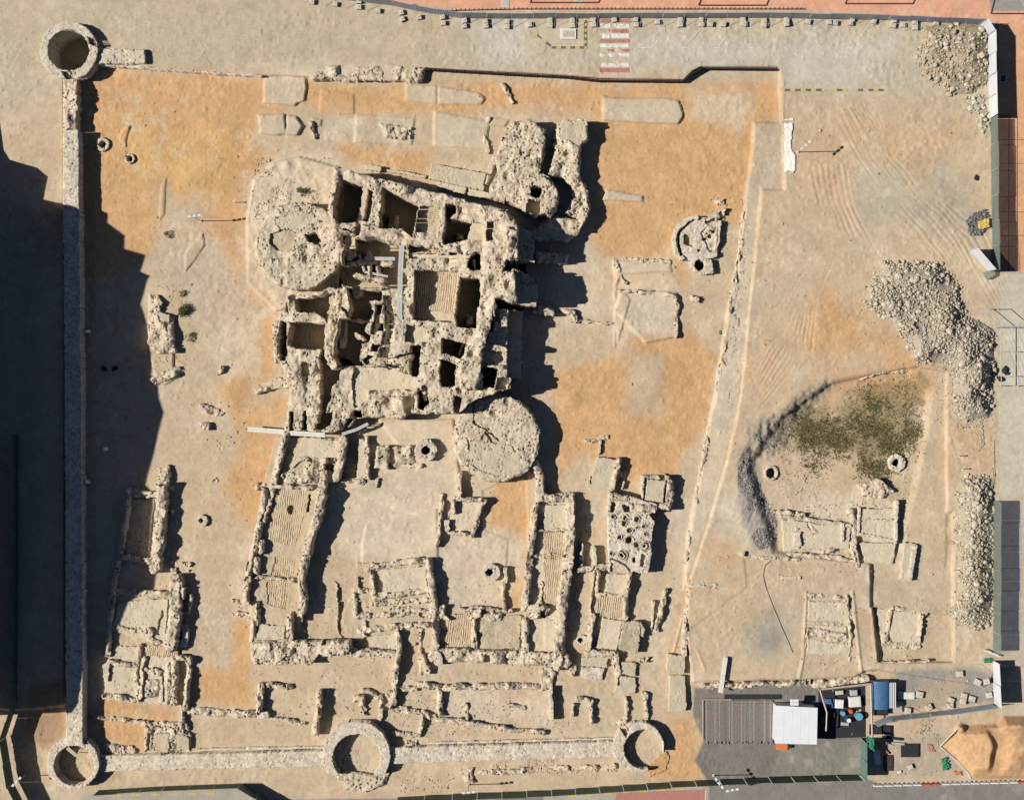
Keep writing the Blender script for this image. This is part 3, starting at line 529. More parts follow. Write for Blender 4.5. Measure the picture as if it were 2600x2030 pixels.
kl.w(4.4, C(1365, 497, (52, 50)), part='shaft_ring', rough=.16, wav=.1); kl.f(-3.2, C(1362, 486, 17), part='shaft_floor'); kl.f(2.6, P(1338, 505, 1375, 507, 1372, 548, 1336, 540), part='ledge')
kl.build()
kb = Canvas('curved_ruin_wall', 'long curved mass of broken masonry east of the round shaft', 'ruin wall')
kb.w(2.5, P(1416, 310, 1430, 303, 1490, 303, 1494, 340, 1490, 362, 1476, 366, 1471, 446, 1493, 482, 1500, 529, 1490, 555, 1471, 590, 1468, 552, 1434, 540, 1453, 503, 1448, 470, 1425, 450, 1392, 440, 1404, 400, 1408, 350), part='masonry', rough=.17, wav=.7)
kb.f(2.45, P(1426, 306, 1486, 308, 1488, 355, 1474, 362, 1470, 376, 1440, 355, 1424, 352), mat='slab', part='plaster_cap', rough=.04); kb.build()
bs = Canvas('stone_bench_strip', 'low stepped lime-plaster bench along the fort north wall', 'ruin', warp=.6)
bs.w(1.1, P(1096, 415, 1238, 441, 1228, 484, 1088, 453), mat='slab', rough=.03, wav=.05, part='upper_step'); bs.w(.75, P(1107, 459, 1184, 476, 1180, 494, 1112, 476), P(1190, 478, 1275, 497, 1270, 512, 1187, 496), P(1278, 500, 1338, 515, 1336, 528, 1273, 513), mat='plaster', rough=.03, wav=.05, part='lower_step')
bs.w(1.0, P(925, 416, 968, 423, 966, 435, 928, 430), L(6, 985, 432, 1080, 448), mat='plaster', rough=.03, wav=.05, part='lower_step'); bs.w(1.0, P(1258, 392, 1266, 398, 1250, 435, 1240, 470, 1228, 470, 1236, 430, 1250, 400), part='wall'); bs.build()
def ruin(name, label, prims, cat='ruin', warp=2.0, group=None, dz=0):
    c = Canvas(name, label, cat, group, warp)
    for p in prims:
        k = p[0]
        if k == 'w': c.w(p[1], *p[2:])
        elif k == 'p': c.w(p[1], *p[2:], mat='pale', rough=.045, wav=.12)
        elif k == 's': c.w(p[1], *p[2:], mat='slab', rough=.03, wav=.06, part='slab')
        elif k == 'r': c.w(p[1], *p[2:], rough=.22, wav=.5, part='rubble')
        elif k == 'f': c.f(p[1], *p[2:])
        elif k == 'pf': c.f(p[1], *p[2:], mat='palm', part='palm_pole_floor')
        elif k == 'qf': c.f(p[1], *p[2:], mat='palm2', part='palm_pole_floor')
        elif k == 'lf': c.f(p[1], *p[2:], mat='plaster', part='plaster_floor')
        elif k == 'sf': c.f(p[1], *p[2:], mat='sandfill', part='sand_floor')
        elif k == 'v': c.a('void', 'floor', -2, p[2])
    c.pr = [(a, b, h + dz, d, e, f_, g) for a, b, h, d, e, f_, g in c.pr]
    return c.build()
# ---------------- perimeter walls and round towers
def ring(name, label, x, y, ro, xi, yi, ri, h, fl, mat='pale', extra=()):
    c = Canvas(name, label, 'tower', None, .8)
    c.w(h, C(x, y, ro), mat=mat, rough=.035, wav=.06, part='ring_wall')
    c.f(fl, C(xi, yi, ri), part='floor'); c.a('inner_ledge', 'plaster', fl + .25, C(xi, yi, ri), .02, .02) if False else None
    for e in extra: c.pr.append(e)
    return c.build()
ring('round_tower', 'round open tower at the north-west corner, its deep inside filled with shadow', 174, 128, 73, 174, 127, 53, 2.3, -3.4, extra=[('broken_patch', 'stone', 1.7, P(222, 92, 240, 98, 246, 118, 228, 112), .2, .2, None), ('broken_patch', 'stone', 1.8, P(155, 180, 195, 180, 190, 200, 165, 200), .25, .2, None)])
ring('round_tower', 'round open tower at the south-west corner with a plank inside', 185, 1936, 66, 188, 1942, 51, 1.8, -.35, extra=[])
ring('round_tower', 'largest round open tower, midway along the south wall, broken open on its south side', 905, 1917, 86, 905, 1923, 61, 1.8, -.2, extra=[('rubble', 'stone', .5, P(850, 1970, 880, 1955, 960, 1968, 990, 1960, 975, 1990, 930, 2010, 870, 2005), .2, .2, None), ('void', 'floor', -2, P(835, 1965, 850, 1968, 872, 1990, 870, 2010, 840, 2010), 0, 0, None)])
ring('round_tower', 'round open tower at the east end of the south wall, worn down to sand', 1622, 1896, 64, 1634, 1901, 50, 1.5, -.1, extra=[('worn_rim', 'sandfill', .12, P(1645, 1945, 1690, 1905, 1700, 1920, 1690, 1955, 1650, 1972), .05, .1, None), ('crumbled_edge', 'stone', 1.0, P(1575, 1850, 1592, 1838, 1600, 1855, 1590, 1872), .3, .2, None)])
ruin('perimeter_wall', 'long straight stone wall down the west side between two round towers, mostly in shadow', [('w', 2.0, P(160, 200, 197, 200, 197, 330, 160, 330)), ('p', 2.2, P(160, 330, 199, 330, 201, 560, 206, 1000, 211, 1890, 168, 1890, 164, 1000, 160, 560))], 'wall', .5)
ruin('perimeter_wall', 'short wall stub running east from the north-west round tower', [('p', 1.75, P(240, 122, 365, 124, 368, 162, 240, 160))], 'wall', 1.6)
ruin('perimeter_wall', 'pebbly stone wall from the south-west tower to the middle tower', [('p', 1.1, P(250, 1918, 560, 1912, 824, 1905, 826, 1945, 560, 1950, 252, 1958))], 'wall', .6)
ruin('perimeter_wall', 'smooth pale stone wall from the middle tower to the south-east tower', [('p', 1.2, P(986, 1898, 1565, 1882, 1566, 1920, 986, 1938))], 'wall', .6)
ruin('stone_kerb', 'thin white kerb line along the south wall west of the middle tower', [('p', .45, L(5, 500, 1902, 822, 1896))], 'kerb', .2)
ruin('stone_kerb', 'thin white kerb line along the south wall east of the middle tower', [('p', .45, L(5, 1095, 1886, 1560, 1874))], 'kerb', .2)
ruin('stone_kerb', 'thin pale edging along the north rim of the orange sand', [('p', 1.15, L(4, 255, 164, 560, 186, 665, 192))], 'kerb', .4)
ruin('rubble_footing', 'pale pebbly footing strip along the north rim of the dig', [('w', 1.1, P(765, 163, 1020, 170, 1018, 206, 790, 203))], 'ruin', 1)
ruin('rubble_footing', 'patch of dark gappy stones at the west end of the sheet-pile edge', [('r', 1.0, P(1018, 168, 1082, 172, 1072, 206, 1018, 205))], 'ruin', 2)
# ---------------- house ruins
ruin('ruined_house', 'long house ruin with cut palm-pole floors south-west of the fort', [
 ('f', 1.2, P(668, 1235, 700, 1110, 870, 1112, 862, 1180, 850, 1225, 822, 1225, 815, 1290, 800, 1340, 780, 1400, 770, 1440, 772, 1480, 765, 1625, 645, 1625, 630, 1500, 650, 1350)),
 ('lf', 1.5, P(772, 1112, 866, 1116, 856, 1168, 762, 1165, 740, 1192, 745, 1160)), ('w', 1.7, L(8, 755, 1162, 850, 1168), L(10, 720, 1210, 790, 1216)), ('r', 1.6, P(775, 1170, 820, 1168, 812, 1225, 770, 1228, 720, 1225, 722, 1200, 768, 1200)),
 ('pf', 1.2, P(700, 1240, 775, 1240, 778, 1300, 765, 1340, 752, 1385, 690, 1370, 672, 1340, 700, 1290)), ('pf', 1.1, P(700, 1410, 750, 1425, 745, 1468, 690, 1460), P(675, 1476, 735, 1480, 725, 1545, 678, 1535)),
 ('w', 2.3, L(14, 728, 1100, 716, 1135, 706, 1175, 698, 1215, 692, 1240)), ('w', 2.3, L(14, 672, 1235, 668, 1290, 655, 1350, 640, 1410, 628, 1475, 622, 1530)), ('w', 2.2, L(10, 690, 1250, 680, 1290, 668, 1320)), ('w', 2.3, L(12, 664, 1375, 662, 1400), L(14, 652, 1420, 650, 1450)),
 ('w', 1.9, L(9, 652, 1464, 742, 1472)), ('w', 2.6, L(18, 822, 1170, 818, 1235, 812, 1285, 798, 1335, 784, 1375, 775, 1415)), ('w', 2.4, L(16, 775, 1415, 768, 1450, 762, 1480, 770, 1520, 765, 1552)), ('w', 1.9, L(9, 670, 1233, 790, 1238)),
 ('w', 2.5, L(15, 873, 1112, 866, 1160, 854, 1215)), ('f', .2, C(737, 1293, (9, 12))), ('f', .3, P(784, 1252, 791, 1252, 786, 1300, 780, 1300), P(825, 1175, 848, 1178, 846, 1198, 825, 1196), P(743, 1560, 763, 1563, 773, 1600, 773, 1624, 742, 1622)),
 ('w', 1.9, L(14, 655, 1535, 652, 1580), L(14, 738, 1560, 735, 1620)), ('w', 1.9, L(12, 642, 1580, 640, 1625)), ('lf', 1.5, P(658, 1580, 725, 1590, 722, 1622, 652, 1620)),
 ('r', 1.9, P(637, 1627, 739, 1624, 792, 1627, 825, 1626, 889, 1624, 891, 1660, 831, 1668, 794, 1680, 790, 1686, 642, 1686, 631, 1646)), ('f', .1, P(796, 1679, 811, 1659, 831, 1668, 825, 1679), P(819, 1626, 828, 1626, 826, 1640, 817, 1640))], 'ruined house')
ruin('ruined_house', 'narrow sunken room with two parallel walls, just west of the octagonal well', [('f', .1, P(880, 1115, 911, 1117, 908, 1180, 917, 1212, 870, 1220)), ('lf', .9, P(911, 1116, 925, 1116, 930, 1222, 905, 1215, 908, 1180)), ('w', 1.4, L(9, 931, 1112, 933, 1160, 936, 1215)), ('w', 1.2, L(12, 875, 1219, 920, 1222)), ('s', .8, P(930, 1216, 958, 1218, 956, 1236, 930, 1236))], 'ruined house')
ruin('stone_block_ruin', 'small square masonry block with a slot beside the octagonal well', [('w', 1.3, P(958, 1132, 988, 1132, 990, 1192, 950, 1190)), ('f', .2, P(961, 1156, 973, 1157, 972, 1162, 961, 1161)), ('w', .9, P(998, 1135, 1040, 1130, 1050, 1150, 1052, 1175, 1004, 1178)), ('f', .1, P(1041, 1135, 1054, 1155, 1052, 1161, 1040, 1160)), ('w', .5, L(8, 990, 1180, 1070, 1184))], 'ruin')
def well(name, label, x, y, ro, ri, h, fl=-3.2, mat='pale', grp=None, rough=.06, xo=0, yo=0):
    c = Canvas(name, label, 'well', grp, .7); c.w(h, C(x + xo, y + yo, ro), mat=mat, rough=rough, wav=.06, part='rim'); c.f(fl, C(x, y, ri), part='shaft'); return c.build()
well('stone_well', 'octagonal stone well in the pale court west of the second round fort tower', 1081, 1143, 28, 11, 1.5, rough=.1)
well('stone_well', 'small round well in the lower court beside a low L-shaped curb', 1242, 1453, 22, 9, .8, rough=.16, xo=6)
well('stone_well', 'small well with a thick rim set on orange sand nearest the west wall', 260, 366, 17, 9.5, .35)
well('stone_well', 'second small well on the orange sand, the one farther from the west wall', 329, 402, 13, 8, .35)
well('stone_well', 'lone round well in the bare yard west of the long house ruin', 510, 1321, 15, 6.5, .5, xo=3)
well('stone_well', 'round well in the narrow lane of the south-east houses', 1474, 1625, 14, 7, .35, xo=4)
well('stone_well', 'tumbled stone well at the south-east edge of the grass patch', 2277, 1174, 22, 10, .5, rough=.25)
well('stone_well', 'half-buried well at the west end of the grass patch by grey earth', 1958, 1200, 19, 13, .4, rough=.2)
ruin('round_hearth', 'half-round stone hearth with a square pit on orange sand by the east bank', [('p', .9, P(1712, 600, 1725, 572, 1750, 555, 1790, 552, 1830, 560, 1828, 610, 1822, 640, 1822, 650, 1790, 660, 1750, 660, 1728, 652, 1713, 635)), ('p', 1.25, L(9, 1735, 655, 1718, 640, 1711, 610, 1722, 578, 1748, 557, 1770, 553)), ('f', .1, P(1738, 593, 1766, 604, 1760, 627, 1735, 620), L(5, 1730, 648, 1722, 620, 1726, 590, 1745, 567, 1762, 560)),
 ('r', .9, P(1790, 555, 1825, 535, 1845, 530, 1840, 545, 1800, 570), P(1780, 590, 1800, 570, 1825, 580, 1822, 640, 1800, 640)), ('f', .1, P(1790, 562, 1815, 552, 1818, 560, 1795, 570), C(1803, 600, 5), C(1790, 608, 6), C(1812, 588, 5), C(1775, 635, 4), P(1825, 540, 1832, 536, 1842, 555, 1832, 562)), ('r', .5, P(1815, 510, 1838, 505, 1842, 518, 1820, 520))], 'hearth', 1.5)
c = Canvas('stone_well', 'well with a square-sided stone block joined to the half-round hearth', 'well', None, .8); c.w(1.0, P(1757, 660, 1785, 655, 1808, 660, 1812, 692, 1785, 698, 1765, 690, 1754, 675), mat='pale', rough=.06, wav=.05, part='rim'); c.f(-3.2, C(1777, 673, (13, 14)), part='shaft'); c.build()
ruin('ruined_house', 'inner house ruin with a curved west curb and low rooms in the court', [
 ('f', .35, P(905, 1430, 1085, 1425, 1100, 1540, 1105, 1640, 880, 1630, 868, 1560, 900, 1500)), ('lf', .75, P(958, 1445, 1080, 1435, 1086, 1498, 960, 1512)), ('f', .1, P(953, 1449, 972, 1447, 978, 1500, 955, 1508)),
 ('w', 1.0, L(11, 935, 1442, 1000, 1428, 1082, 1422)), ('w', 1.5, L(15, 1086, 1424, 1094, 1470, 1098, 1520, 1104, 1560, 1106, 1600, 1104, 1650)), ('w', 1.0, L(9, 944, 1445, 948, 1512)), ('r', 1.0, L(12, 950, 1517, 1082, 1500)), ('w', .9, L(7, 915, 1466, 912, 1500, 930, 1500)),
 ('f', -.2, P(912, 1462, 938, 1464, 936, 1494, 910, 1492), P(903, 1528, 925, 1528, 926, 1540, 938, 1542, 938, 1556, 902, 1556)), ('r', .9, L(9, 940, 1533, 1095, 1522), L(10, 905, 1565, 1000, 1560, 1095, 1548)), ('r', .8, L(14, 1000, 1550, 1060, 1548, 1085, 1560)), ('f', -.1, P(1062, 1550, 1080, 1560, 1078, 1568, 1062, 1562)),
 ('r', .9, L(12, 912, 1600, 1000, 1590, 1080, 1585), L(9, 925, 1580, 925, 1615)), ('w', .6, L(4, 845, 1472, 856, 1482, 858, 1530, 855, 1598, 866, 1616)), ('w', .9, L(9, 900, 1510, 902, 1560)),
 ('w', 1.2, L(16, 891, 1643, 831, 1640)), ('w', 1.2, L(16, 892, 1655, 1000, 1660)), ('f', -.2, P(891, 1627, 911, 1627, 909, 1646, 891, 1644), P(919, 1616, 942, 1616, 940, 1642, 919, 1644)), ('lf', .6, P(945, 1612, 1000, 1608, 1005, 1648, 945, 1640)),
 ('w', 1.6, L(13, 1008, 1610, 1014, 1650, 1008, 1685, 1002, 1708)), ('w', .5, L(9, 1068, 1600, 1066, 1660, 1070, 1710)), ('f', -.2, P(1072, 1600, 1079, 1600, 1077, 1624, 1070, 1624), P(1056, 1628, 1065, 1628, 1064, 1649, 1056, 1649), P(1058, 1660, 1066, 1660, 1063, 1672, 1058, 1672))], 'ruined house')
ruin('ruined_wall', 'plastered low walls around a small square room below the second round tower', [('lf', .25, P(1142, 1275, 1225, 1275, 1200, 1355, 1145, 1345)), ('w', 1.1, L(9, 1168, 1202, 1165, 1262, 1152, 1270, 1152, 1300)), ('w', 1.1, L(8, 1168, 1268, 1232, 1270)), ('w', 1.1, L(9, 1123, 1255, 1118, 1320, 1108, 1384)), ('w', 1.0, L(8, 1228, 1272, 1216, 1305, 1200, 1360)), ('w', .8, L(8, 1140, 1352, 1198, 1358)), ('p', 1.0, L(12, 1136, 1325, 1136, 1345))], 'ruined wall')
ruin('ruined_wall', 'low L-shaped curb beside the sand strip by the lower well', [('w', .6, L(8, 1278, 1480, 1280, 1550)), ('p', .8, L(10, 1283, 1443, 1285, 1475))], 'ruined wall')
ruin('ruined_house', 'row of rooms with palm-pole floors behind the longest thick wall', [
 ('lf', .5, P(1365, 1270, 1445, 1270, 1435, 1690, 1325, 1660, 1350, 1300)), ('lf', .9, P(1385, 1282, 1440, 1282, 1438, 1340, 1380, 1345)), ('pf', .8, P(1382, 1352, 1438, 1350, 1432, 1405, 1380, 1405), P(1382, 1418, 1430, 1418, 1424, 1535, 1378, 1535)), ('lf', .9, P(1385, 1575, 1425, 1570, 1424, 1650, 1380, 1655)),
 ('w', 1.7, L(15, 1368, 1262, 1356, 1300, 1352, 1350, 1347, 1400, 1342, 1450, 1338, 1500, 1332, 1545)), ('w', 2.2, L(22, 1448, 1275, 1448, 1340, 1444, 1400, 1438, 1460)), ('w', 1.8, L(24, 1438, 1460, 1428, 1530, 1420, 1590, 1420, 1650, 1416, 1690)), ('r', 1.9, L(18, 1370, 1266, 1450, 1264)),
 ('w', 1.2, L(6, 1360, 1347, 1440, 1346), L(8, 1352, 1410, 1440, 1412)), ('r', 1.6, P(1340, 1535, 1378, 1532, 1395, 1545, 1390, 1560, 1345, 1575, 1330, 1560)), ('f', -.1, P(1372, 1548, 1388, 1548, 1386, 1568, 1372, 1566)), ('w', 1.5, L(16, 1335, 1575, 1334, 1652)), ('w', 1.0, L(6, 1376, 1475, 1372, 1535))], 'ruined house')
ruin('ruined_house', 'row of open rooms with cut poles and a broken wall below the lower well', [
 ('pf', .35, P(1138, 1560, 1200, 1558, 1203, 1642, 1130, 1642)), ('qf', .35, P(1222, 1565, 1325, 1562, 1318, 1646, 1218, 1642)), ('w', 1.3, L(12, 1108, 1545, 1106, 1600, 1104, 1650)), ('r', 1.2, P(1110, 1538, 1132, 1540, 1128, 1562, 1146, 1570, 1140, 1576, 1110, 1565), P(1170, 1542, 1224, 1548, 1222, 1565, 1200, 1580, 1190, 1570)), ('w', 1.1, L(10, 1203, 1575, 1204, 1642)), ('w', .8, L(7, 1195, 1542, 1300, 1552)), ('r', 1.0, P(1225, 1562, 1250, 1552, 1275, 1556, 1270, 1572, 1240, 1578)),
 ('r', 1.3, L(28, 1103, 1662, 1200, 1664, 1300, 1668)), ('r', 1.4, L(30, 1300, 1668, 1380, 1672, 1435, 1678)), ('p', 1.5, L(20, 1106, 1660, 1114, 1678)), ('f', .1, P(1232, 1658, 1244, 1664, 1242, 1680, 1230, 1680))], 'ruined house')
ruin('ruined_wall', 'long low stone foundation lines in the south yards, running north-south and east-west', [
 ('w', 1.2, L(15, 1075, 1670, 1085, 1700)), ('w', .8, L(10, 1012, 1745, 1058, 1750)), ('r', .9, L(12, 1062, 1740, 1130, 1745, 1250, 1742, 1370, 1742)), ('r', .9, P(1370, 1700, 1395, 1690, 1410, 1710, 1400, 1750, 1372, 1755)), ('w', 1.3, L(13, 1002, 1712, 1002, 1765, 998, 1795)), ('w', 1.0, L(12, 1118, 1755, 1116, 1812)), ('r', .8, L(12, 1000, 1798, 1075, 1810, 1100, 1822)), ('w', .8, L(9, 1100, 1826, 1180, 1832, 1290, 1852, 1380, 1862)), ('r', .9, L(10, 1075, 1815, 1065, 1868)), ('w', .6, L(8, 1000, 1860, 1060, 1866)), ('p', 1.3, P(1396, 1750, 1403, 1745, 1406, 1828, 1396, 1828)), ('p', .7, P(1452, 1785, 1456, 1785, 1456, 1820, 1450, 1820))], 'ruined wall')
ruin('ruined_wall', 'free-standing block of wall west of the middle tower with a broad dark shadow', [('w', 1.5, L(13, 810, 1762, 806, 1810, 800, 1862))], 'ruined wall')
ruin('ruined_wall', 'U-shaped low stone room foundation west of the free-standing wall block', [('w', 1.2, L(14, 662, 1742, 658, 1790, 655, 1808)), ('r', .7, L(10, 675, 1738, 740, 1744)), ('p', .8, P(650, 1806, 682, 1806, 684, 1820, 652, 1825)), ('w', .5, L(7, 690, 1824, 775, 1836))], 'ruined wall')
ruin('ruined_wall', 'small hooked wall end north of the middle tower', [('w', .9, P(895, 1766, 925, 1764, 930, 1815, 918, 1815, 912, 1782, 895, 1780)), ('w', .7, L(8, 920, 1752, 945, 1756, 960, 1775)), ('r', .6, L(10, 968, 1770, 966, 1825), L(12, 985, 1760, 1000, 1795))], 'ruined wall')
ruin('ruined_house', 'west house ruin in two stacked enclosures, half in the big shadow', [
 ('f', .2, P(330, 1265, 395, 1265, 375, 1415, 315, 1405)), ('w', 1.1, L(12, 328, 1245, 322, 1300, 312, 1360, 304, 1405)), ('w', 1.2, L(14, 330, 1250, 400, 1255)), ('w', 1.8, L(22, 410, 1225, 409, 1290, 403, 1340, 397, 1400, 392, 1445)), ('w', 1.0, L(12, 305, 1412, 380, 1425)), ('w', .7, L(12, 300, 1412, 290, 1470, 280, 1560, 272, 1660)), ('w', .5, L(14, 300, 1500, 430, 1512)), ('r', .6, P(392, 1230, 412, 1190, 428, 1190, 424, 1225, 408, 1235)),
 ('lf', .4, P(330, 1525, 425, 1520, 420, 1640, 285, 1600, 300, 1530)), ('w', 1.9, L(26, 445, 1472, 444, 1540, 440, 1590, 432, 1640)), ('f', -.1, P(409, 1548, 415, 1550, 405, 1612, 398, 1612)), ('r', .8, L(12, 300, 1592, 380, 1605)), ('w', .7, L(10, 380, 1600, 378, 1625, 400, 1630)), ('p', .8, P(462, 1585, 478, 1588, 474, 1640, 452, 1640, 460, 1612)), ('p', .8, L(6, 484, 1512, 478, 1555)), ('p', 1.5, P(455, 1490, 468, 1492, 466, 1525, 455, 1525))], 'ruined house')
ruin('ruined_house', 'south-west house ruin with small rooms and rubble walls above the sand strip', [
 ('lf', .3, P(290, 1640, 440, 1640, 450, 1790, 260, 1775, 270, 1680)), ('pf', .45, P(375, 1636, 455, 1640, 452, 1665, 372, 1662)), ('w', .9, L(9, 355, 1640, 350, 1680, 345, 1730, 352, 1775)), ('r', .8, L(10, 278, 1680, 345, 1690)), ('r', .7, L(9, 262, 1765, 340, 1775)), ('p', .7, P(262, 1690, 276, 1672, 280, 1690, 274, 1730, 264, 1720)),
 ('w', 1.0, L(9, 366, 1672, 358, 1770)), ('p', .8, L(7, 411, 1720, 410, 1778)), ('r', .9, L(11, 425, 1690, 424, 1780)), ('r', 1.1, L(13, 443, 1675, 440, 1785)), ('w', 1.2, L(10, 450, 1670, 478, 1672, 480, 1700, 474, 1740, 470, 1800)), ('r', .6, P(365, 1725, 405, 1725, 405, 1770, 362, 1770)), ('r', .8, L(12, 370, 1700, 405, 1708))], 'ruined house')
ruin('ruined_wall', 'low rubble wall line along the bottom of the orange yard, ending in a small dark pit', [('r', .7, L(14, 470, 1802, 560, 1808, 640, 1815)), ('w', .9, L(9, 462, 1798, 462, 1845)), ('w', .8, L(7, 473, 1838, 474, 1850)), ('f', -.6, P(478, 1818, 498, 1820, 498, 1845, 476, 1845))], 'ruined wall')
ruin('ruined_wall', 'narrow rubble wall between the two orange sand strips', [('r', .55, L(10, 232, 1818, 300, 1826, 370, 1836, 455, 1838))], 'ruined wall')
ruin('ruined_house', 'small jumbled stone house corner beside the pebbly south wall', [('r', .7, P(370, 1842, 470, 1848, 485, 1870, 484, 1905, 400, 1908, 365, 1905)), ('s', .75, P(392, 1860, 430, 1862, 428, 1905, 395, 1905), P(450, 1862, 480, 1870, 480, 1900, 450, 1902)), ('f', 0, P(377, 1860, 386, 1860, 378, 1904, 370, 1904), P(387, 1868, 391, 1868, 388, 1890, 385, 1890)), ('r', .5, P(262, 1892, 330, 1890, 350, 1905, 345, 1915, 290, 1914, 262, 1900))], 'ruined house')
ruin('masonry_remains', 'pair of short broken wall ends poking out beside the long house ruin', [('w', .5, L(8, 592, 1525, 632, 1530)), ('r', .6, L(9, 596, 1556, 680, 1568))], 'ruin', 3)
c = Canvas('round_oven_platform', 'raised platform full of small round oven holes east of the long thick wall', 'oven ruin', None, 1.5)
c.w(2.0, P(1544, 1248, 1598, 1259, 1670, 1279, 1668, 1298, 1647, 1306, 1661, 1325, 1655, 1368, 1655, 1409, 1645, 1455, 1594, 1453, 1546, 1450, 1544, 1350), mat='pale', rough=.09, wav=.15, part='platform')
c.w(2.2, P(1598, 1275, 1668, 1282, 1664, 1302, 1600, 1300), P(1550, 1250, 1600, 1262, 1598, 1275, 1550, 1270), rough=.16, part='wall')
for x, y, r in ((1616, 1319, 9), (1585, 1327, 9), (1597, 1347, 9), (1597, 1370, 12), (1637, 1386, 14), (1615, 1383, 9), (1581, 1407, 14), (1634, 1335, 8), (1572, 1362, 8), (1586, 1312, 8), (1557, 1312, 8), (1552, 1404, 7), (1617, 1340, 6), (1640, 1357, 6)):
    c.w(2.15, C(x, y, r), mat='pale', rough=.05, wav=.02, part='oven_rim'); c.f(1.3, C(x + 1, y, r - 2.5), part='oven_hole') if r < 13 else c.f(1.5, C(x + 1, y, r - 3), part='oven_hole'); c.w(2.1, C(x - 2, y + .5, r * .62), mat='pale', rough=.04, wav=.02, part='oven_rim') if r >= 12 else None
    if r >= 12: c.f(.6, C(x - 1, y, 4.5 if r > 12 else 7.5), part='oven_hole')
c.f(.6, C(1557, 1287, (7, 14)), P(1581, 1281, 1600, 1283, 1600, 1300, 1582, 1298), P(1607, 1415, 1615, 1412, 1612, 1430, 1606, 1428), part='oven_hole'); c.f(1.4, P(1628, 1404, 1640, 1408, 1634, 1440, 1624, 1436), L(5, 1552, 1418, 1585, 1432, 1600, 1450), part='groove'); c.f(1.7, P(1552, 1430, 1590, 1445, 1590, 1452, 1548, 1452)); c.build()
ruin('stone_cistern', 'square slab-topped masonry tank with a grooved rim, north-east of the oven platform', [('w', 1.7, P(1628, 1205, 1700, 1208, 1712, 1228, 1711, 1270, 1700, 1296, 1668, 1292, 1628, 1270)), ('f', .9, P(1638, 1212, 1696, 1217, 1689, 1280, 1632, 1272)), ('s', 1.6, P(1643, 1216, 1690, 1220, 1684, 1276, 1637, 1268)), ('f', .5, P(1674, 1201, 1690, 1202, 1691, 1217, 1675, 1216))], 'tank', .8)
ruin('ruined_house', 'slab-floored leaning rectangle with a rubble east edge north of the oven platform', [('s', .9, P(1516, 1160, 1575, 1168, 1560, 1230, 1545, 1250, 1500, 1246, 1490, 1236, 1502, 1200)), ('r', 1.3, L(12, 1572, 1168, 1562, 1205, 1552, 1245)), ('f', .2, L(4, 1514, 1162, 1502, 1205, 1500, 1225)), ('p', .7, L(5, 1585, 1222, 1580, 1240)), ('s', .5, P(1522, 1116, 1527, 1118, 1524, 1150, 1518, 1155))], 'ruined house', .8)
ruin('ruined_house', 'cluster of small rooms with striped cut-pole floors beside the lane well', [
 ('pf', .4, P(1520, 1512, 1592, 1512, 1588, 1568, 1512, 1562)), ('lf', .5, P(1540, 1456, 1592, 1456, 1590, 1508, 1536, 1505)), ('lf', .4, P(1530, 1568, 1580, 1575, 1565, 1650, 1515, 1645)), ('qf', 1.3, P(1582, 1575, 1630, 1580, 1632, 1598, 1625, 1612, 1622, 1656, 1570, 1650)),
 ('w', 1.2, L(7, 1479, 1382, 1476, 1440)), ('p', 1.1, L(9, 1511, 1390, 1510, 1438)), ('w', 1.0, L(10, 1470, 1446, 1545, 1440)), ('w', .6, L(6, 1508, 1450, 1498, 1560, 1490, 1650)), ('w', 1.0, L(9, 1520, 1452, 1516, 1508)), ('w', 1.4, L(10, 1598, 1456, 1592, 1510, 1587, 1568)), ('w', .7, L(7, 1515, 1510, 1590, 1512)), ('w', 1.2, L(9, 1506, 1562, 1500, 1610, 1498, 1650)), ('w', .7, L(6, 1660, 1525, 1655, 1595)), ('p', 1.2, P(1622, 1582, 1640, 1598, 1636, 1618, 1628, 1612)),
 ('r', .9, L(14, 1492, 1658, 1560, 1662)), ('s', .5, P(1475, 1668, 1545, 1665, 1540, 1692, 1475, 1688)), ('r', .8, L(16, 1562, 1672, 1572, 1735)), ('p', .4, P(1475, 1692, 1535, 1695, 1530, 1726, 1476, 1724)), ('s', .5, P(1580, 1680, 1618, 1680, 1616, 1714, 1578, 1712), P(1570, 1718, 1614, 1718, 1612, 1760, 1560, 1760)), ('r', .9, L(12, 1455, 1690, 1452, 1712)), ('r', .5, P(1625, 1668, 1650, 1666, 1648, 1680, 1625, 1680))], 'ruined house')
ruin('ruined_wall', 'straight low wall at the foot of the east bank beside a striped pole floor', [('w', 1.0, L(11, 1752, 1480, 1746, 1540, 1740, 1600, 1738, 1660)), ('w', .9, L(14, 1750, 1484, 1880, 1486)), ('pf', .5, P(1768, 1540, 1800, 1545, 1796, 1585, 1758, 1580)), ('lf', .5, P(1772, 1495, 1805, 1492, 1802, 1540, 1768, 1538)), ('f', .3, P(1758, 1590, 1805, 1590, 1800, 1640, 1755, 1635)), ('s', .7, P(1695, 1660, 1742, 1665, 1738, 1708, 1692, 1705), P(1700, 1714, 1740, 1714, 1742, 1805, 1698, 1805))], 'ruined wall', 1)
ruin('ruined_wall', 'knob of pale stones beside the drop at the south end of the grey earth bank', [('p', 1.5, P(1880, 1402, 1892, 1400, 1893, 1412, 1882, 1413)), ('r', 1.15, L(8, 1893, 1412, 1960, 1416, 2030, 1420))], 'ruined wall')
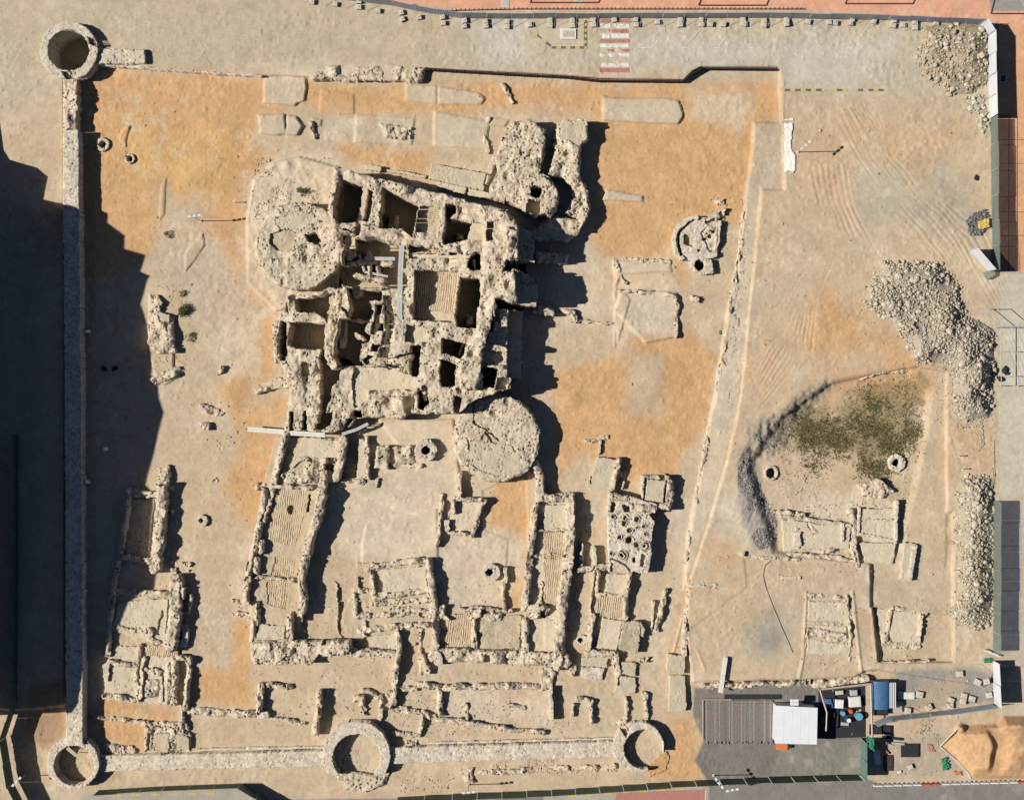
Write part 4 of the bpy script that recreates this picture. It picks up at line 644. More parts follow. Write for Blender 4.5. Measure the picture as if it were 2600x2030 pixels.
ruin('ruined_house', 'pale low walls of a small house on the east terrace below the grass patch', [
 ('lf', .28, P(1985, 1318, 2160, 1338, 2156, 1392, 1990, 1396), P(2180, 1292, 2274, 1290, 2272, 1374, 2178, 1358), P(2186, 1378, 2275, 1380, 2268, 1430, 2196, 1426)), ('w', .5, L(14, 2160, 1300, 2170, 1335, 2172, 1375), L(12, 2055, 1330, 2070, 1350)), ('r', .6, L(12, 2022, 1345, 2026, 1388), L(12, 2165, 1380, 2180, 1432)), ('r', .5, P(2180, 1230, 2230, 1215, 2270, 1245, 2240, 1265, 2190, 1260)),
 ('w', .55, L(9, 1985, 1312, 2060, 1318, 2160, 1335)), ('p', .8, L(7, 2278, 1272, 2277, 1320, 2274, 1378)), ('p', .55, L(6, 2182, 1290, 2180, 1350)), ('p', .45, L(8, 2180, 1355, 2270, 1372)), ('p', .5, L(4, 2190, 1318, 2265, 1320)), ('s', .55, P(2295, 1376, 2328, 1380, 2310, 1475, 2286, 1470)), ('p', .75, P(2318, 1382, 2330, 1384, 2316, 1474, 2305, 1472)), ('p', .6, L(8, 2142, 1332, 2138, 1370)), ('p', .7, P(2018, 1350, 2034, 1350, 2036, 1385, 2016, 1385)), ('p', .6, L(7, 2168, 1385, 2178, 1432)), ('r', .5, L(10, 2090, 1400, 2115, 1395))], 'ruined house', 1.4, None, .40)
ruin('ruined_house', 'square walled room outlines on the flat terrace east of the deck', [('lf', .98, P(2052, 1525, 2148, 1530, 2152, 1580, 2050, 1578), P(2052, 1585, 2148, 1588, 2156, 1660, 2048, 1660)), ('lf', 1.0, P(1985, 1462, 2035, 1460, 2034, 1468, 1986, 1472)), ('r', 1.15, L(12, 2060, 1510, 2150, 1522)), ('r', 1.1, L(10, 2050, 1580, 2130, 1582), L(26, 2055, 1605, 2140, 1620)), ('w', 1.35, L(7, 2150, 1512, 2156, 1570, 2160, 1622, 2158, 1680)), ('w', 1.1, L(5, 2049, 1552, 2044, 1655))], 'ruined house', 1.4)
ruin('ruined_house', 'last small room foundation before the long rubble bank, south-east', [('lf', .15, P(2225, 1545, 2340, 1555, 2332, 1640, 2240, 1635)), ('w', .5, L(8, 2262, 1545, 2250, 1625)), ('w', .5, L(8, 2340, 1560, 2332, 1630)), ('r', .35, L(8, 2225, 1538, 2290, 1545, 2350, 1555)), ('r', .3, L(14, 2250, 1635, 2330, 1640))], 'ruined house', 1)
ruin('stone_kerb', 'thin kerb of stones closing the south edge of the sunken south-east room', [('r', .95, L(5, 2228, 1684, 2360, 1678)), ], 'kerb', 1)
ruin('ruined_wall', 'broken stub of rubble wall standing at the edge of the big shadow, beside bushes', [('r', .8, P(385, 762, 400, 745, 410, 765, 405, 790, 440, 805, 440, 870, 448, 895, 400, 900, 375, 870, 378, 800)), ('s', .9, P(400, 792, 432, 798, 432, 818, 402, 816))], 'ruined wall')
ruin('rubble_footing', 'low pointed spit of stones south of the broken wall stub', [('r', .5, P(378, 965, 400, 945, 455, 930, 462, 940, 430, 965, 395, 975))], 'ruin')

for lab, prims in (('long broken wall running west to east below the grassy pit', [('r', .7, L(8, 1965, 1300, 2040, 1306)), ('w', .62, L(9, 2000, 1405, 2090, 1412, 2190, 1428)), ('r', 1.0, P(2196, 1432, 2212, 1440, 2214, 1452, 2200, 1450))]),
 ('short wall stubs in the yard above the pale south wall', [('w', .7, L(9, 1185, 1790, 1188, 1820)), ('r', .5, L(8, 1290, 1790, 1330, 1796)), ('r', .45, P(1030, 1880, 1060, 1878, 1064, 1890, 1034, 1892))]),
 ('small room corner east of the long enclosure wall, south of the lane well', [('w', .8, L(9, 1465, 1775, 1500, 1778, 1502, 1830)), ('r', .6, L(9, 1640, 1760, 1642, 1830)), ('w', .5, L(8, 1590, 1770, 1592, 1830, 1560, 1836))]),
 ('broken footing among the sand east of the second round tower', [('r', .5, L(8, 1490, 1120, 1540, 1110)), ('r', .4, P(1560, 1190, 1590, 1196, 1586, 1215, 1562, 1210))]),
 ('broken stone edge following the upper east bank', [('r', .62, L(8, 1888, 540, 1880, 620, 1868, 700, 1852, 790)), ('r', .58, L(9, 1842, 850, 1832, 930, 1822, 990))]),
 ('broken stone edge following the lower east bank down to the flat terrace', [('r', .6, L(8, 1800, 1090, 1782, 1180, 1768, 1270)), ('r', .55, L(7, 1752, 1350, 1745, 1420))]),
 ('long step of rough blocks at the trench foot beside the striped floor', [('r', .8, L(10, 1690, 1500, 1668, 1600)), ('s', .45, P(1775, 1440, 1880, 1445, 1880, 1480, 1765, 1475)), ('w', .9, L(9, 1870, 1420, 1884, 1470))]),
 ('low broken wall edge with a long thin shadow, west of the east bank', [('w', .75, L(7, 1576, 740, 1650, 742, 1712, 748, 1720, 775, 1716, 850)), ('r', .6, L(8, 1560, 665, 1572, 700, 1590, 718))]),
 ('short stone step on the sand just east of the fort shadow', [('r', .4, L(6, 1448, 812, 1560, 822)), ('r', .6, L(10, 1430, 788, 1455, 792, 1458, 812))]),
 ('ragged curved row of stones on the flat sand east of the kiln mound', [('r', .35, L(8, 1560, 655, 1620, 660, 1700, 664))]),
 ('two stones standing by a dark hole near the east bank steps', [('r', .7, P(1752, 748, 1776, 752, 1774, 768, 1756, 765)), ('s', .5, P(1845, 800, 1878, 806, 1878, 826, 1845, 822))]),
 ('small heap of stones west of the pale plank footbridge', [('r', .4, P(500, 1030, 520, 1022, 570, 1048, 560, 1058, 520, 1050), P(505, 1072, 530, 1070, 528, 1090, 508, 1088))]),
 ('low ring of stones in the empty yard north of the lone well', [('r', .3, C(546, 1222, 9)), ('f', .05, C(545, 1222, 6))]),
 ('lump of masonry north of the west house ruin', [('r', .5, P(400, 1188, 428, 1180, 432, 1210, 425, 1240, 405, 1235)), ('r', .7, C(434, 1240, 7), C(431, 1300, 5))]),
 ('single dark stone in the yard beside the pointed spit', [('r', .6, P(552, 952, 562, 930, 570, 932, 562, 950))]),
 ('stub of wall with two small stones north of the south-west rooms', [('w', .6, L(9, 435, 1428, 470, 1432)), ('r', .7, P(432, 1440, 446, 1438, 446, 1455, 434, 1454)), ('r', .5, C(476, 1432, 6), C(475, 1450, 4))]),
 ('small rubble knot touching the orange sand west of the long house ruin', [('r', .7, P(640, 1228, 655, 1222, 665, 1238, 650, 1245))]),
 ('rough low footing with a broken edge west of the kiln mound', [('w', .5, L(9, 1240, 300, 1225, 340, 1238, 385)), ('r', .5, L(8, 1275, 215, 1290, 235, 1300, 260))]),
 ('stones edging the north slabs above the fort', [('r', .5, L(9, 790, 310, 800, 345)), ('r', .45, P(960, 318, 985, 315, 1045, 325, 1040, 355, 980, 352)), ('f', .2, C(998, 330, 4), C(1020, 340, 3))]),
 ('line of stones along the south foot of the pale south wall', [('r', .35, L(10, 1175, 1962, 1300, 1958, 1420, 1950, 1560, 1946)), ('r', .5, P(1170, 1955, 1200, 1950, 1205, 1985, 1180, 1985))]),
 ('row of stones along the top edge of the works-yard deck', [('r', 1.2, L(9, 1790, 1742, 1900, 1738, 2040, 1734)), ('r', .9, L(16, 2070, 1738, 2150, 1728, 2200, 1722))]),
 ('curved line of boulders above the grass patch', [('r', .5, L(9, 2190, 960, 2230, 945, 2300, 940, 2345, 925))])):
    ruin('masonry_remains', lab, prims, 'ruin', 2.2)
# ---------------- neighbouring building to the west (out of frame, throws the long stepped shadow)
TAN = math.tan(SUN_EL)
prof = [(262, -78), (300, 25), (345, 30), (385, 35), (410, 50), (432, 120), (455, 147), (512, 136), (520, 165), (532, 240), (548, 275), (572, 274), (605, 318), (638, 315), (655, 370), (697, 358), (708, 382), (718, 375), (780, 358), (800, 365), (830, 375), (875, 380), (905, 392), (960, 385), (975, 400), (1020, 405), (1055, 417), (1100, 405), (1170, 388), (1238, 370), (1265, 395), (1330, 390), (1417, 382), (1450, 400), (1502, 392), (1528, 338), (1580, 318), (1640, 300), (1700, 270), (1780, 257), (1804, 240), (1812, 150), (1818, -78)]
nb = thing('apartment_building', 'tall stepped grey apartment building west of the dig', 'building', W(-80, 1130, 0))
xb = (-80 - CX) * S; v = []; n = len(prof)
off = nb.location
for x in (xb - 14, xb):
    for (y, xs) in prof: v.append((x - off.x, (CY - y) * S - off.y + (xs + 80) * S * math.tan(math.radians(1.0)) * 0, -1.0 if False else (xs + 80) * S * TAN))
    for (y, xs) in prof: v.append((x - off.x, (CY - y) * S - off.y, -1.0))
b = MB(); b.v = v; q = 2 * n
for i in range(n - 1):
    b.f += [(q + i, q + i + 1, q + n + i + 1, q + n + i), (i + 1, i, n + i, n + i + 1), (i, i + 1, q + i + 1, q + i)]
b.f += [(0, q, q + n, n), (n - 1, 2 * n - 1, q + 2 * n - 1, q + n - 1)]
b.build('wall', M['facade'], nb)
def prof_h(y):
    for (a, xa), (c, xc) in zip(prof[:-1], prof[1:]):
        if a <= y <= c: return ((xa + (xc - xa) * (y - a) / max(c - a, 1e-6)) + 80) * S * TAN
    return 0
for k in range(9):
    for fl in range(6):
        y = 560 + k * 150; z = 1.2 + fl * 3.3
        if z + 2 < min(prof_h(y - 20), prof_h(y + 20)): MB().box(.03, (CY - y) * S - off.y, z + .8, .12, 1.6, 1.5).build('window', M['glass'], nb)
# ---------------- fences
def fence(name, label, pts, h, mat, seg=2.4, wave=.05, brace=True, side=1, cat='fence', z0=None, postmat='galv', postup=0.0, thick=.03):
    P0 = [Wg(x, y) for x, y in pts]; z0 = (sum(p[2] for p in P0) / len(P0)) if z0 is None else z0
    root = thing(name, label, cat, (P0[0][0], P0[0][1], z0)); ox, oy = P0[0][0], P0[0][1]
    for (a, c) in zip(P0[:-1], P0[1:]):
        dx, dy = c[0] - a[0], c[1] - a[1]; Ln = math.hypot(dx, dy); m = max(1, round(Ln / seg)); ux, uy = dx / Ln, dy / Ln; nx, ny = -uy * side, ux * side
        for i in range(m):
            t0 = i / m * Ln + .03; t1 = (i + 1) / m * Ln - .03; k = max(4, int((t1 - t0) / .12)); lean = (R() - .5) * .10; hh = h * (1 + (R() - .5) * .03)
            V = []; F = []
            for j in range(k + 1):
                t = t0 + (t1 - t0) * j / k; o = wave * (1 if j % 2 else -1) * .5
                for zz, q in ((0, 0), (hh, lean)):
                    for th in (0, thick): V.append((a[0] + ux * t + nx * (o + q + th) - ox, a[1] + uy * t + ny * (o + q + th) - oy, zz))
            for j in range(k):
                s = j * 4; F += [(s, s + 4, s + 6, s + 2), (s + 1, s + 3, s + 7, s + 5), (s + 2, s + 6, s + 7, s + 3)]
            F += [(0, 2, 3, 1), (k * 4, k * 4 + 1, k * 4 + 3, k * 4 + 2)]
            me = bpy.data.meshes.new('panel'); me.from_pydata(V, [], F); me.update(); me.materials.append(M[mat]); o_ = bpy.data.objects.new('panel', me); COL.objects.link(o_); o_.parent = root
            px, py = a[0] + ux * (i / m * Ln) - ox, a[1] + uy * (i / m * Ln) - oy
            b = MB(); b.bar((px - nx * .06, py - ny * .06, -.1), (px - nx * .06, py - ny * .06, h + postup), .035, 5); b.build('post', M[postmat], root)
            if brace and i % 1 == 0:
                MB().bar((px + nx * 1.15, py + ny * 1.15, .3), (px + nx * .1, py + ny * .1, h * .8), .025, 5).build('brace', M[postmat], root)
    return root
M['palegreen'] = plain_mat('pale_green_netting', (.27, .32, .275), .6, .12, .6, bmp=0)
def net(m, f):
    t = m.node_tree; out = t.nodes['Material Output']; mx = nd(t, 'ShaderNodeMixShader'); tr_ = nd(t, 'ShaderNodeBsdfTransparent'); mx.inputs[0].default_value = f
    t.links.new(t.nodes['Principled BSDF'].outputs[0], mx.inputs[1]); t.links.new(tr_.outputs[0], mx.inputs[2]); t.links.new(mx.outputs[0], out.inputs[0])
net(M['palegreen'], .45)
fence('sheet_fence', 'blue-grey corrugated fence along the north side, propped from inside', [(770, -14), (930, 6), (1000, 14), (1060, 28), (1170, 46), (1300, 47)], 2.8, 'bluegrey', side=-1, seg=2.6)
fence('sheet_fence', 'long straight grey-blue fence in front of the faded parking bays', [(1300, 47), (1950, 45), (2250, 51), (2490, 62)], 2.8, 'bluegrey', side=-1, seg=2.6)
fence('sheet_fence', 'white sheet hoarding at the north-east corner beside the rubble heap', [(2490, 62), (2508, 92), (2512, 302)], 3.4, 'white', side=-1, seg=2.7, wave=.01)
fence('sheet_fence', 'pale green fence down the east side between the white hoarding and the gate', [(2515, 304), (2517, 500), (2520, 690)], 3.0, 'palegreen', seg=2.9, wave=.12, brace=False)
fence('sheet_fence', 'green sheet fence behind the long southern rubble bank', [(2522, 1272), (2522, 1500), (2521, 1652)], 3.2, 'palegreen', seg=2.9, wave=.1, brace=False)
fence('sheet_fence', 'short white hoarding at the south-east beside the works yard', [(2521, 1676), (2522, 1784)], 3.2, 'white', side=-1, seg=2.7, wave=.01, brace=False)
fence('sheet_fence', 'grey corrugated fence across the works yard below the concrete blocks', [(2520, 1786), (2400, 1803), (2255, 1818), (2216, 1832)], 2.7, 'bluegrey', side=-1, seg=2.6)
fence('sheet_fence', 'green fence closing the east end of the asphalt yard', [(2186, 1872), (2186, 1968)], 3.3, 'green', seg=2.4, brace=False)
fence('mesh_fence', 'dark green fence with white posts along the south edge beside the road', [(2180, 1966), (1950, 1972), (1700, 1984), (1400, 2005), (1150, 2015), (1010, 2022)], 3.0, 'dgreen', seg=3.0, brace=False, wave=.02, postup=.25, postmat='white')
fence('mesh_fence', 'dark green fence curving past the south-west corner by yellow kerb marks', [(250, 2005), (420, 1995), (613, 1988), (700, 2040)], 2.6, 'dgreen', seg=3.0, brace=False, wave=.02, postmat='green')
fence('mesh_fence', 'tall green fence winding down the far south-west edge', [(46, 1100), (45, 1500), (42, 1780), (18, 1868), (38, 1985), (66, 2040)], 2.8, 'dgreen', seg=3.0, brace=False, wave=.02, postmat='green')
# white gate leaf standing open
g = thing('gate_leaf', 'white gate leaf standing open beside the east fence', 'gate', Wg(2461, 634)); o0 = g.location
a = Wg(2461, 634); c = Wg(2507, 688); d = math.atan2(c[1] - a[1], c[0] - a[0]); Ln = math.hypot(c[0] - a[0], c[1] - a[1])
b = MB(); b.box((a[0] + c[0]) / 2 - o0.x, (a[1] + c[1]) / 2 - o0.y, 1.75, Ln, .06, 3.4, d); b.build('panel', M['white'], g)
b = MB()
for p in (a, c): b.bar((p[0] - o0.x, p[1] - o0.y - .08, 0), (p[0] - o0.x, p[1] - o0.y - .08, 3.55), .05)
b.build('frame', M['galv'], g)
b = MB(); b.prism([(c[0] - o0.x - .6, c[1] - o0.y - .2), (c[0] - o0.x + .7, c[1] - o0.y + .3), (c[0] - o0.x + .7, c[1] - o0.y - .6), (c[0] - o0.x - .2, c[1] - o0.y - 1.1)], .0, .9); b.build('counterweight', M['palegreen'], g)
# sheet piling on the north rim
sp = [(1082, 174), (1180, 180), (1300, 187), (1440, 194), (1520, 203), (1733, 205), (1762, 184), (1785, 172), (1975, 174)]
root = thing('sheet_piling', 'dark ribbed sheet piling along the north rim of the dig', 'retaining wall', W(1300, 187, 0)); V = []; F = []; k = 0
for a, c in zip(sp[:-1], sp[1:]):
    Ln = math.hypot(c[0] - a[0], c[1] - a[1]); m = int(Ln / 3.2)
    for i in range(m + 1):
        t = i / m; x = a[0] + (c[0] - a[0]) * t; y = a[1] + (c[1] - a[1]) * t + (2.4 if (i // 1) % 2 else -1); z = 1.12 + .14 * R()
        X, Y, _ = W(x, y, z); X -= root.location.x; Y -= root.location.y; V += [(X, Y, -.4), (X, Y, z), (X, Y + .10, z), (X, Y + .10, -.4)]
        if i: s = len(V) - 8; F += [(s, s + 4, s + 5, s + 1), (s + 1, s + 5, s + 6, s + 2), (s + 2, s + 6, s + 7, s + 3)]
M['rust'] = plain_mat('dark_rusty_steel', (.045, .035, .028), .8, .3, 3, bmp=0)
me = bpy.data.meshes.new('ribbed_sheet'); me.from_pydata(V, [], F); me.update(); me.materials.append(M['rust']); o = bpy.data.objects.new('ribbed_sheet', me); COL.objects.link(o); o.parent = root
# ---------------- concrete foot blocks of the fences
bl = [(650 + x / 3.36, y / 3.36) for x, y in ((480, 20), (680, 40), (880, 15), (880, 65), (1045, 98), (1240, 112), (1250, 168), (1395, 152), (1595, 150), (1600, 202), (1780, 180), (1780, 226), (1965, 225), (1960, 185), (2145, 190), (2145, 232))]
bl += [(1300 + x / 3.36, y / 3.36) for x, y in ((150, 215), (325, 177), (325, 220), (515, 177), (515, 220), (692, 172), (695, 214), (872, 172), (1055, 172), (1060, 216), (1240, 192), (1435, 172), (1432, 214), (1612, 174), (1615, 214), (1692, 210), (1800, 212), (1970, 172), (1975, 208), (2150, 182), (2150, 220))]
bl += [(1950 + x / 3.36, y / 3.36) for x, y in ((155, 170), (155, 208), (340, 190), (520, 196), (572, 200), (700, 202), (715, 170), (900, 190), (1070, 178), (1065, 222), (1145, 218), (1250, 195), (1250, 240), (1430, 200))]
bl2 = [(2150 + x / 4.853, 1680 + y / 4.853) for x, y in ((1385, 138), (1605, 245), (1712, 232), (1280, 465), (1440, 410), (1425, 478), (1535, 450), (1745, 400), (1005, 550), (890, 395), (1270, 535), (745, 590))]
def block(x, y, s=.62, rz=0, grp='concrete foot blocks along the north fence', lab='pale concrete foot block weighing down the north fence props'):
    p = Wg(x, y); b = MB(); b.box(0, 0, .24, s, s * .95, .5, 0, .05); b.bar((0, 0, .48), (0, 0, .60), .05); o = b.build('concrete_block', M['concrete'])
    o.location = p; o.rotation_euler = (0, 0, rz); tag(o, lab, 'block', grp); return o
for i, (x, y) in enumerate(bl): block(x, y, .58 + .1 * R(), (R() - .5) * .5 if i not in (6,) else .5)
for x, y in bl2: block(x, y, .66 + .2 * R(), (R() - .5) * .9, 'concrete blocks scattered in the works yard', 'pale concrete block lying in the works yard')
# ---------------- road markings (thin sheets on the ground)
def sheet(name, pts, mat, dz=.03, kind='structure'):
    b = MB(); W_ = [Wg(x, y) for x, y in pts]; z = max(w[2] for w in W_) + dz
    b.prism([(w[0], w[1]) for w in W_], z - .02, z); o = b.build(name, M[mat]); o['kind'] = kind; return o
def worn(name, x0, y0, x1, y1, mat, seed=1, cut=-.28):    # worn paint band: ragged cells
    V = []; F = []
    for ix in range(int((x1 - x0) / 2.2)):
        for iy in range(int((y1 - y0) / 2.2)):
            x = x0 + ix * 2.2; y = y0 + iy * 2.2
            if float(fbm(np.array([x]), np.array([y]), 16, seed, 3)[0]) < cut: continue
            q = [Wg(x, y + 2.2, .045), Wg(x + 2.2, y + 2.2, .045), Wg(x + 2.2, y, .045), Wg(x, y, .045)]; s = len(V); V += q; F.append((s, s + 1, s + 2, s + 3))
    if F:
        o = mesh_np(name, np.array(V), np.array(F), M[mat]); o['kind'] = 'structure'
for y0, y1 in ((61, 73), (86, 98), (112, 122), (136, 146), (161, 171)): worn('crosswalk_stripe', 1523, y0, 1598, y1, 'paintwhite', y0, -.22)
for y0, y1 in ((49, 58), (75, 84), (100, 110), (125, 132), (173, 184)): worn('crosswalk_stripe', 1523, y0, 1598, y1, 'paintred', y0, -.1 if y0 in (75, 125) else -.45)
def line(x0, y0, x1, y1, w, mat='paintwhite', name='parking_line'):
    d = math.hypot(x1 - x0, y1 - y0); nx, ny = -(y1 - y0) / d * w / 2, (x1 - x0) / d * w / 2; sheet(name, [(x0 + nx, y0 + ny), (x1 + nx, y1 + ny), (x1 - nx, y1 - ny), (x0 - nx, y0 - ny)], mat, .035)
for q in ((1620, 121, 1688, 70), (1655, 121, 1688, 82), (1620, 121, 1655, 121), (1646, 101, 1646, 118), (1660, 84, 1660, 108), (1688, 70, 1688, 84), (1781, 72, 1735, 121), (1729, 121, 1745, 121), (1841, 98, 1820, 121), (1812, 121, 1828, 121), (1900, 121, 1912, 121), (2098, 95, 2073, 121), (2208, 62, 2162, 121), (2148, 121, 2166, 121), (2282, 80, 2244, 121), (1722, 78, 1738, 84), (1866, 76, 1880, 66)): line(*q, 1.7)
for i in range(20):
    x = 1980 + i * 13.2
    if i in (9, 13, 14, 16): continue
    sheet('kerb_marking', [(x, 226), (x + 12.5, 226), (x + 12.5, 232), (x, 232)], 'paintyellow' if i % 2 == 0 else 'paintblack', .05)
for i in range(10):
    y = 52 + i * 7.3; sheet('kerb_marking', [(1484, y), (1490, y), (1490, y + 7), (1484, y + 7)], 'paintyellow' if i % 2 else 'paintblack', .05)
for i in range(7):
    x = 1484 - i * 12; sheet('kerb_marking', [(x - 11.5, 118), (x, 118), (x, 124), (x - 11.5, 124)], 'paintyellow' if i % 2 else 'paintblack', .05)
for i in range(4):
    x = 1400 - i * 11; y = 116 - i * 9; sheet('kerb_marking', [(x - 11, y - 10), (x - 1, y - 2), (x - 4, y + 3), (x - 14, y - 5)], 'paintyellow' if i % 2 else 'paintblack', .05)
for i in range(13): sheet('kerb_marking', [(288 + i * 47, 2017 - i * 1.2), (312 + i * 47, 2016 - i * 1.2), (312 + i * 47, 2020 - i * 1.2), (288 + i * 47, 2021 - i * 1.2)] if i < 6 else [(1440 + (i - 6) * 46, 2018 - (i - 6) * 3), (1462 + (i - 6) * 46, 2017 - (i - 6) * 3), (1462 + (i - 6) * 46, 2021 - (i - 6) * 3), (1440 + (i - 6) * 46, 2022 - (i - 6) * 3)], 'paintyellow', .03)
sheet('crosswalk_stripe', [(1565, 2012), (1790, 2002), (1790, 2034), (1560, 2040)], 'paintred', .02); sheet('crosswalk_stripe', [(1650, 2016), (1760, 2014), (1792, 2004), (1792, 2030), (1760, 2022), (1650, 2024)], 'paintwhite', .035)
sheet('traffic_island', [(1366, 62), (1483, 56), (1483, 118), (1402, 118), (1368, 90)], 'slab', .03)
b = MB(); p = Wg(1443, 87); b.box(0, 0, .12, 2.0, 1.35, .24, 0, .04); o = b.build('rim', M['paintwhite']); rt = thing('manhole', 'square white-rimmed manhole with a brown cover on the traffic island', 'manhole', p); o.parent = rt; MB().box(0, 0, .22, 1.4, .8, .12, 0, .01).build('cover', M['rubble'], rt)
o = MB(); pts = [(math.cos(t * math.pi / 8), math.sin(t * math.pi / 8)) for t in range(16)]; o.prism([(x * 1.1, y * 1.1) for x, y in pts], 0, .06); rt = thing('round_footing', 'worn round pale footing disc beside the traffic island', 'footing', Wg(1364, 118)); o.build('rim', M['slab'], rt); MB().prism([(x * .4, y * .4) for x, y in pts], .05, .09).build('centre', M['rubble'], rt)
# ---------------- pavement outside the north and east fences
M['brown'] = plain_mat('brown_metal_edging', (.10, .05, .04), .7, .1, 3, bmp=0)
for k, (x0, y0, x1, y1, lab) in enumerate(((1346, -40, 1520, 7, 'brown-edged planter bed on the north pavement, nearest the traffic island'), (1774, -40, 1946, 14, 'brown-edged planter bed on the north pavement, above the parking lines'), (2146, -40, 2318, 10, 'brown-edged planter bed on the north pavement, east of the others'), (2516, -50, 2680, 35, 'brown-edged bed at the far north-east corner'))):
    rt = thing('planter_bed', lab, 'planter', Wg((x0 + x1) / 2, (y0 + y1) / 2)); o0 = rt.location; q = [Wg(x, y) for x, y in ((x0, y1), (x1, y1), (x1 + 22, y0), (x0 + 22, y0))]; b = MB()
    for i in range(4): a, c = q[i], q[(i + 1) % 4]; b.bar((a[0] - o0.x, a[1] - o0.y, .06), (c[0] - o0.x, c[1] - o0.y, .06), .09, 4)
    b.build('edging', M['brown'], rt); MB().box(.6, .2, .03, 1.3, .8, .1).build('grate', M['brown'], rt)
bt = MB(); bt.bar((0, 0, 0), (0, 0, .5), .07, 8); bt.bar((0, 0, .5), (0, 0, .56), .09, 8)
first = None
for i in range(86):
    x = 1080 + i * 11.2 + R() * 2; y = 24 + (1300 - x) * .02 if x < 1300 else 23.5; p = Wg(x, y - (0 if x > 1150 else -1))
    if first is None: first = bt.build('bollard', M['brown']); o = first
    else: o = first.copy(); COL.objects.link(o)
    o.location = p; tag(o, 'small dark bollard in the row outside the north fence', 'bollard', 'bollards on the north pavement')
for k, (x, y, lab) in enumerate(((1283, 8, 'square pale drain cover on the pavement above the middle of the north fence'), (2547, 200, 'square pale drain cover in the shadow of the white hoarding'), (1470, -6, 'dark red square cover inside the first planter bed'))):
    rt = thing('drain_cover', lab, 'drain cover', Wg(x, y)); MB().box(0, 0, .03, 1.0, 1.2, .06, 0, .01).build('rim', M['concrete'], rt); MB().box(0, 0, .06, .6, .75, .04).build('cover', M['rust'] if k != 0 else M['galv'], rt)
for x in (2560, 2582):
    b = MB(); a = Wg(x, 295); c = Wg(x + 2, 688); b.box((a[0] + c[0]) / 2, (a[1] + c[1]) / 2, a[2] + .02, .06, abs(a[1] - c[1]), .03); o = b.build('pavement_joint', M['brown']); o['kind'] = 'structure'
for y in (355, 415, 475, 538, 598):
    a = Wg(2542, y); b = MB(); b.box(a[0] + 1.6, a[1], a[2] + .03, 3.4, .06, .03); o = b.build('pavement_joint', M['brown']); o['kind'] = 'structure'
for y in (1320, 1400, 1475, 1550, 1610):
    a = Wg(2542, y); b = MB(); b.box(a[0] + 1.4, a[1], a[2] + .04, 3.0, .08, .03); o = b.build('pavement_joint', M['concrete']); o['kind'] = 'structure'
# ---------------- lamp posts
def lamp(lab, x, y, h, ang, grp=None):
    rt = thing('lamp_post', lab, 'lamp post', Wg(x, y), 0, grp); MB().box(0, 0, .05, .35, .35, .12, 0, .03).build('base', M['concrete'], rt); MB().bar((0, 0, 0), (0, 0, h), .055, 8).build('pole', M['galv'], rt)
    b = MB(); b.bar((-.7 * math.cos(ang), -.7 * math.sin(ang), h), (.7 * math.cos(ang), .7 * math.sin(ang), h), .04, 6); b.build('cross_arm', M['galv'], rt)
    for s in (-1, 0, 1): b = MB(); b.box(s * .62 * math.cos(ang) + .12, s * .62 * math.sin(ang) + .1, h - .04, .36, .28, .14, ang, .03); b.build('floodlight', M['white'], rt)
    return rt
lamp('slim floodlight pole in the yard beside the first round fort tower', 510, 561, 4.6, .15); lamp('slim floodlight pole beside the spilled white sheet on the east terrace', 2026, 386, 4.8, .7)
lamp('leaning floodlight pole by the fence below the asphalt deck', 1812, 1967, 4.6, -.9); lamp('slim floodlight pole by the fence below the pale south wall', 1190, 1990, 4.6, .1); lamp('floodlight pole in the shade at the far south-west fence', 62, 1968, 3.6, .8); lamp('floodlight pole by the south edge of the deck, near the road', 1848, 1990, 3.4, .2)
def small_post(lab, x, y, h=1.3, grp=None):
    b = MB(); b.bar((0, 0, 0), (0, 0, h), .05, 8); rt = thing('marker_post', lab, 'post', Wg(x, y), 0, grp); b.build('pole', M['galv'], rt); MB().bar((0, 0, h), (0, 0, h + .1), .11, 8).build('cap', M['white'], rt)
small_post('first thin marker post on bare brown ground east of the grass', 2426, 1157); small_post('second thin marker post on bare brown ground, nearer the rubble bank', 2436, 1190); small_post('thin white-capped post west of the first round fort tower', 598, 514, 1.2)
# ---------------- white sheet, sacks, plants, cables
def gpoly(name, pts, mat, lab, cat, dz=.05, amp=.05):
    sh = Sh('P', pts); x0, y0, x1, y1 = sh.bb(); xs = np.arange(x0, x1, 2.2); ys = np.arange(y0, y1, 2.2); X, Y = np.meshgrid(xs, ys); d = sh.sd(X + 2.4 * vnoise(X, Y, 8, 1), Y + 2.4 * vnoise(X, Y, 8, 2)); V = []; F = []; idx = {}
    for j in range(len(ys) - 1):
        for i in range(len(xs) - 1):
            if d[j, i] > 0: continue
            f = []
            for jj, ii in ((j + 1, i), (j + 1, i + 1), (j, i + 1), (j, i)):
                if (jj, ii) not in idx: idx[(jj, ii)] = len(V); V.append(Wg(xs[ii], ys[jj], dz + amp * (R() - .3)))
                f.append(idx[(jj, ii)])
            F.append(f)
    o = mesh_np(name, np.array(V), np.array(F), M[mat], None, None, True); tag(o, lab, cat); md = o.modifiers.new('thickness', 'SOLIDIFY'); md.thickness = .03; return o
gpoly('white_sheet', [(1991, 312), (2012, 312), (2010, 345), (2006, 375), (2020, 395), (2021, 425), (2012, 440), (2003, 432), (1991, 438)], 'whitecloth', 'crumpled white sheet spilled along the east terrace edge', 'sheet', .1, .1); gpoly('white_sheet', [(1990, 301), (2015, 300), (2014, 307), (1990, 308)], 'whitecloth', 'small torn strip of white sheet above the larger spilled one', 'sheet', .06, .08)
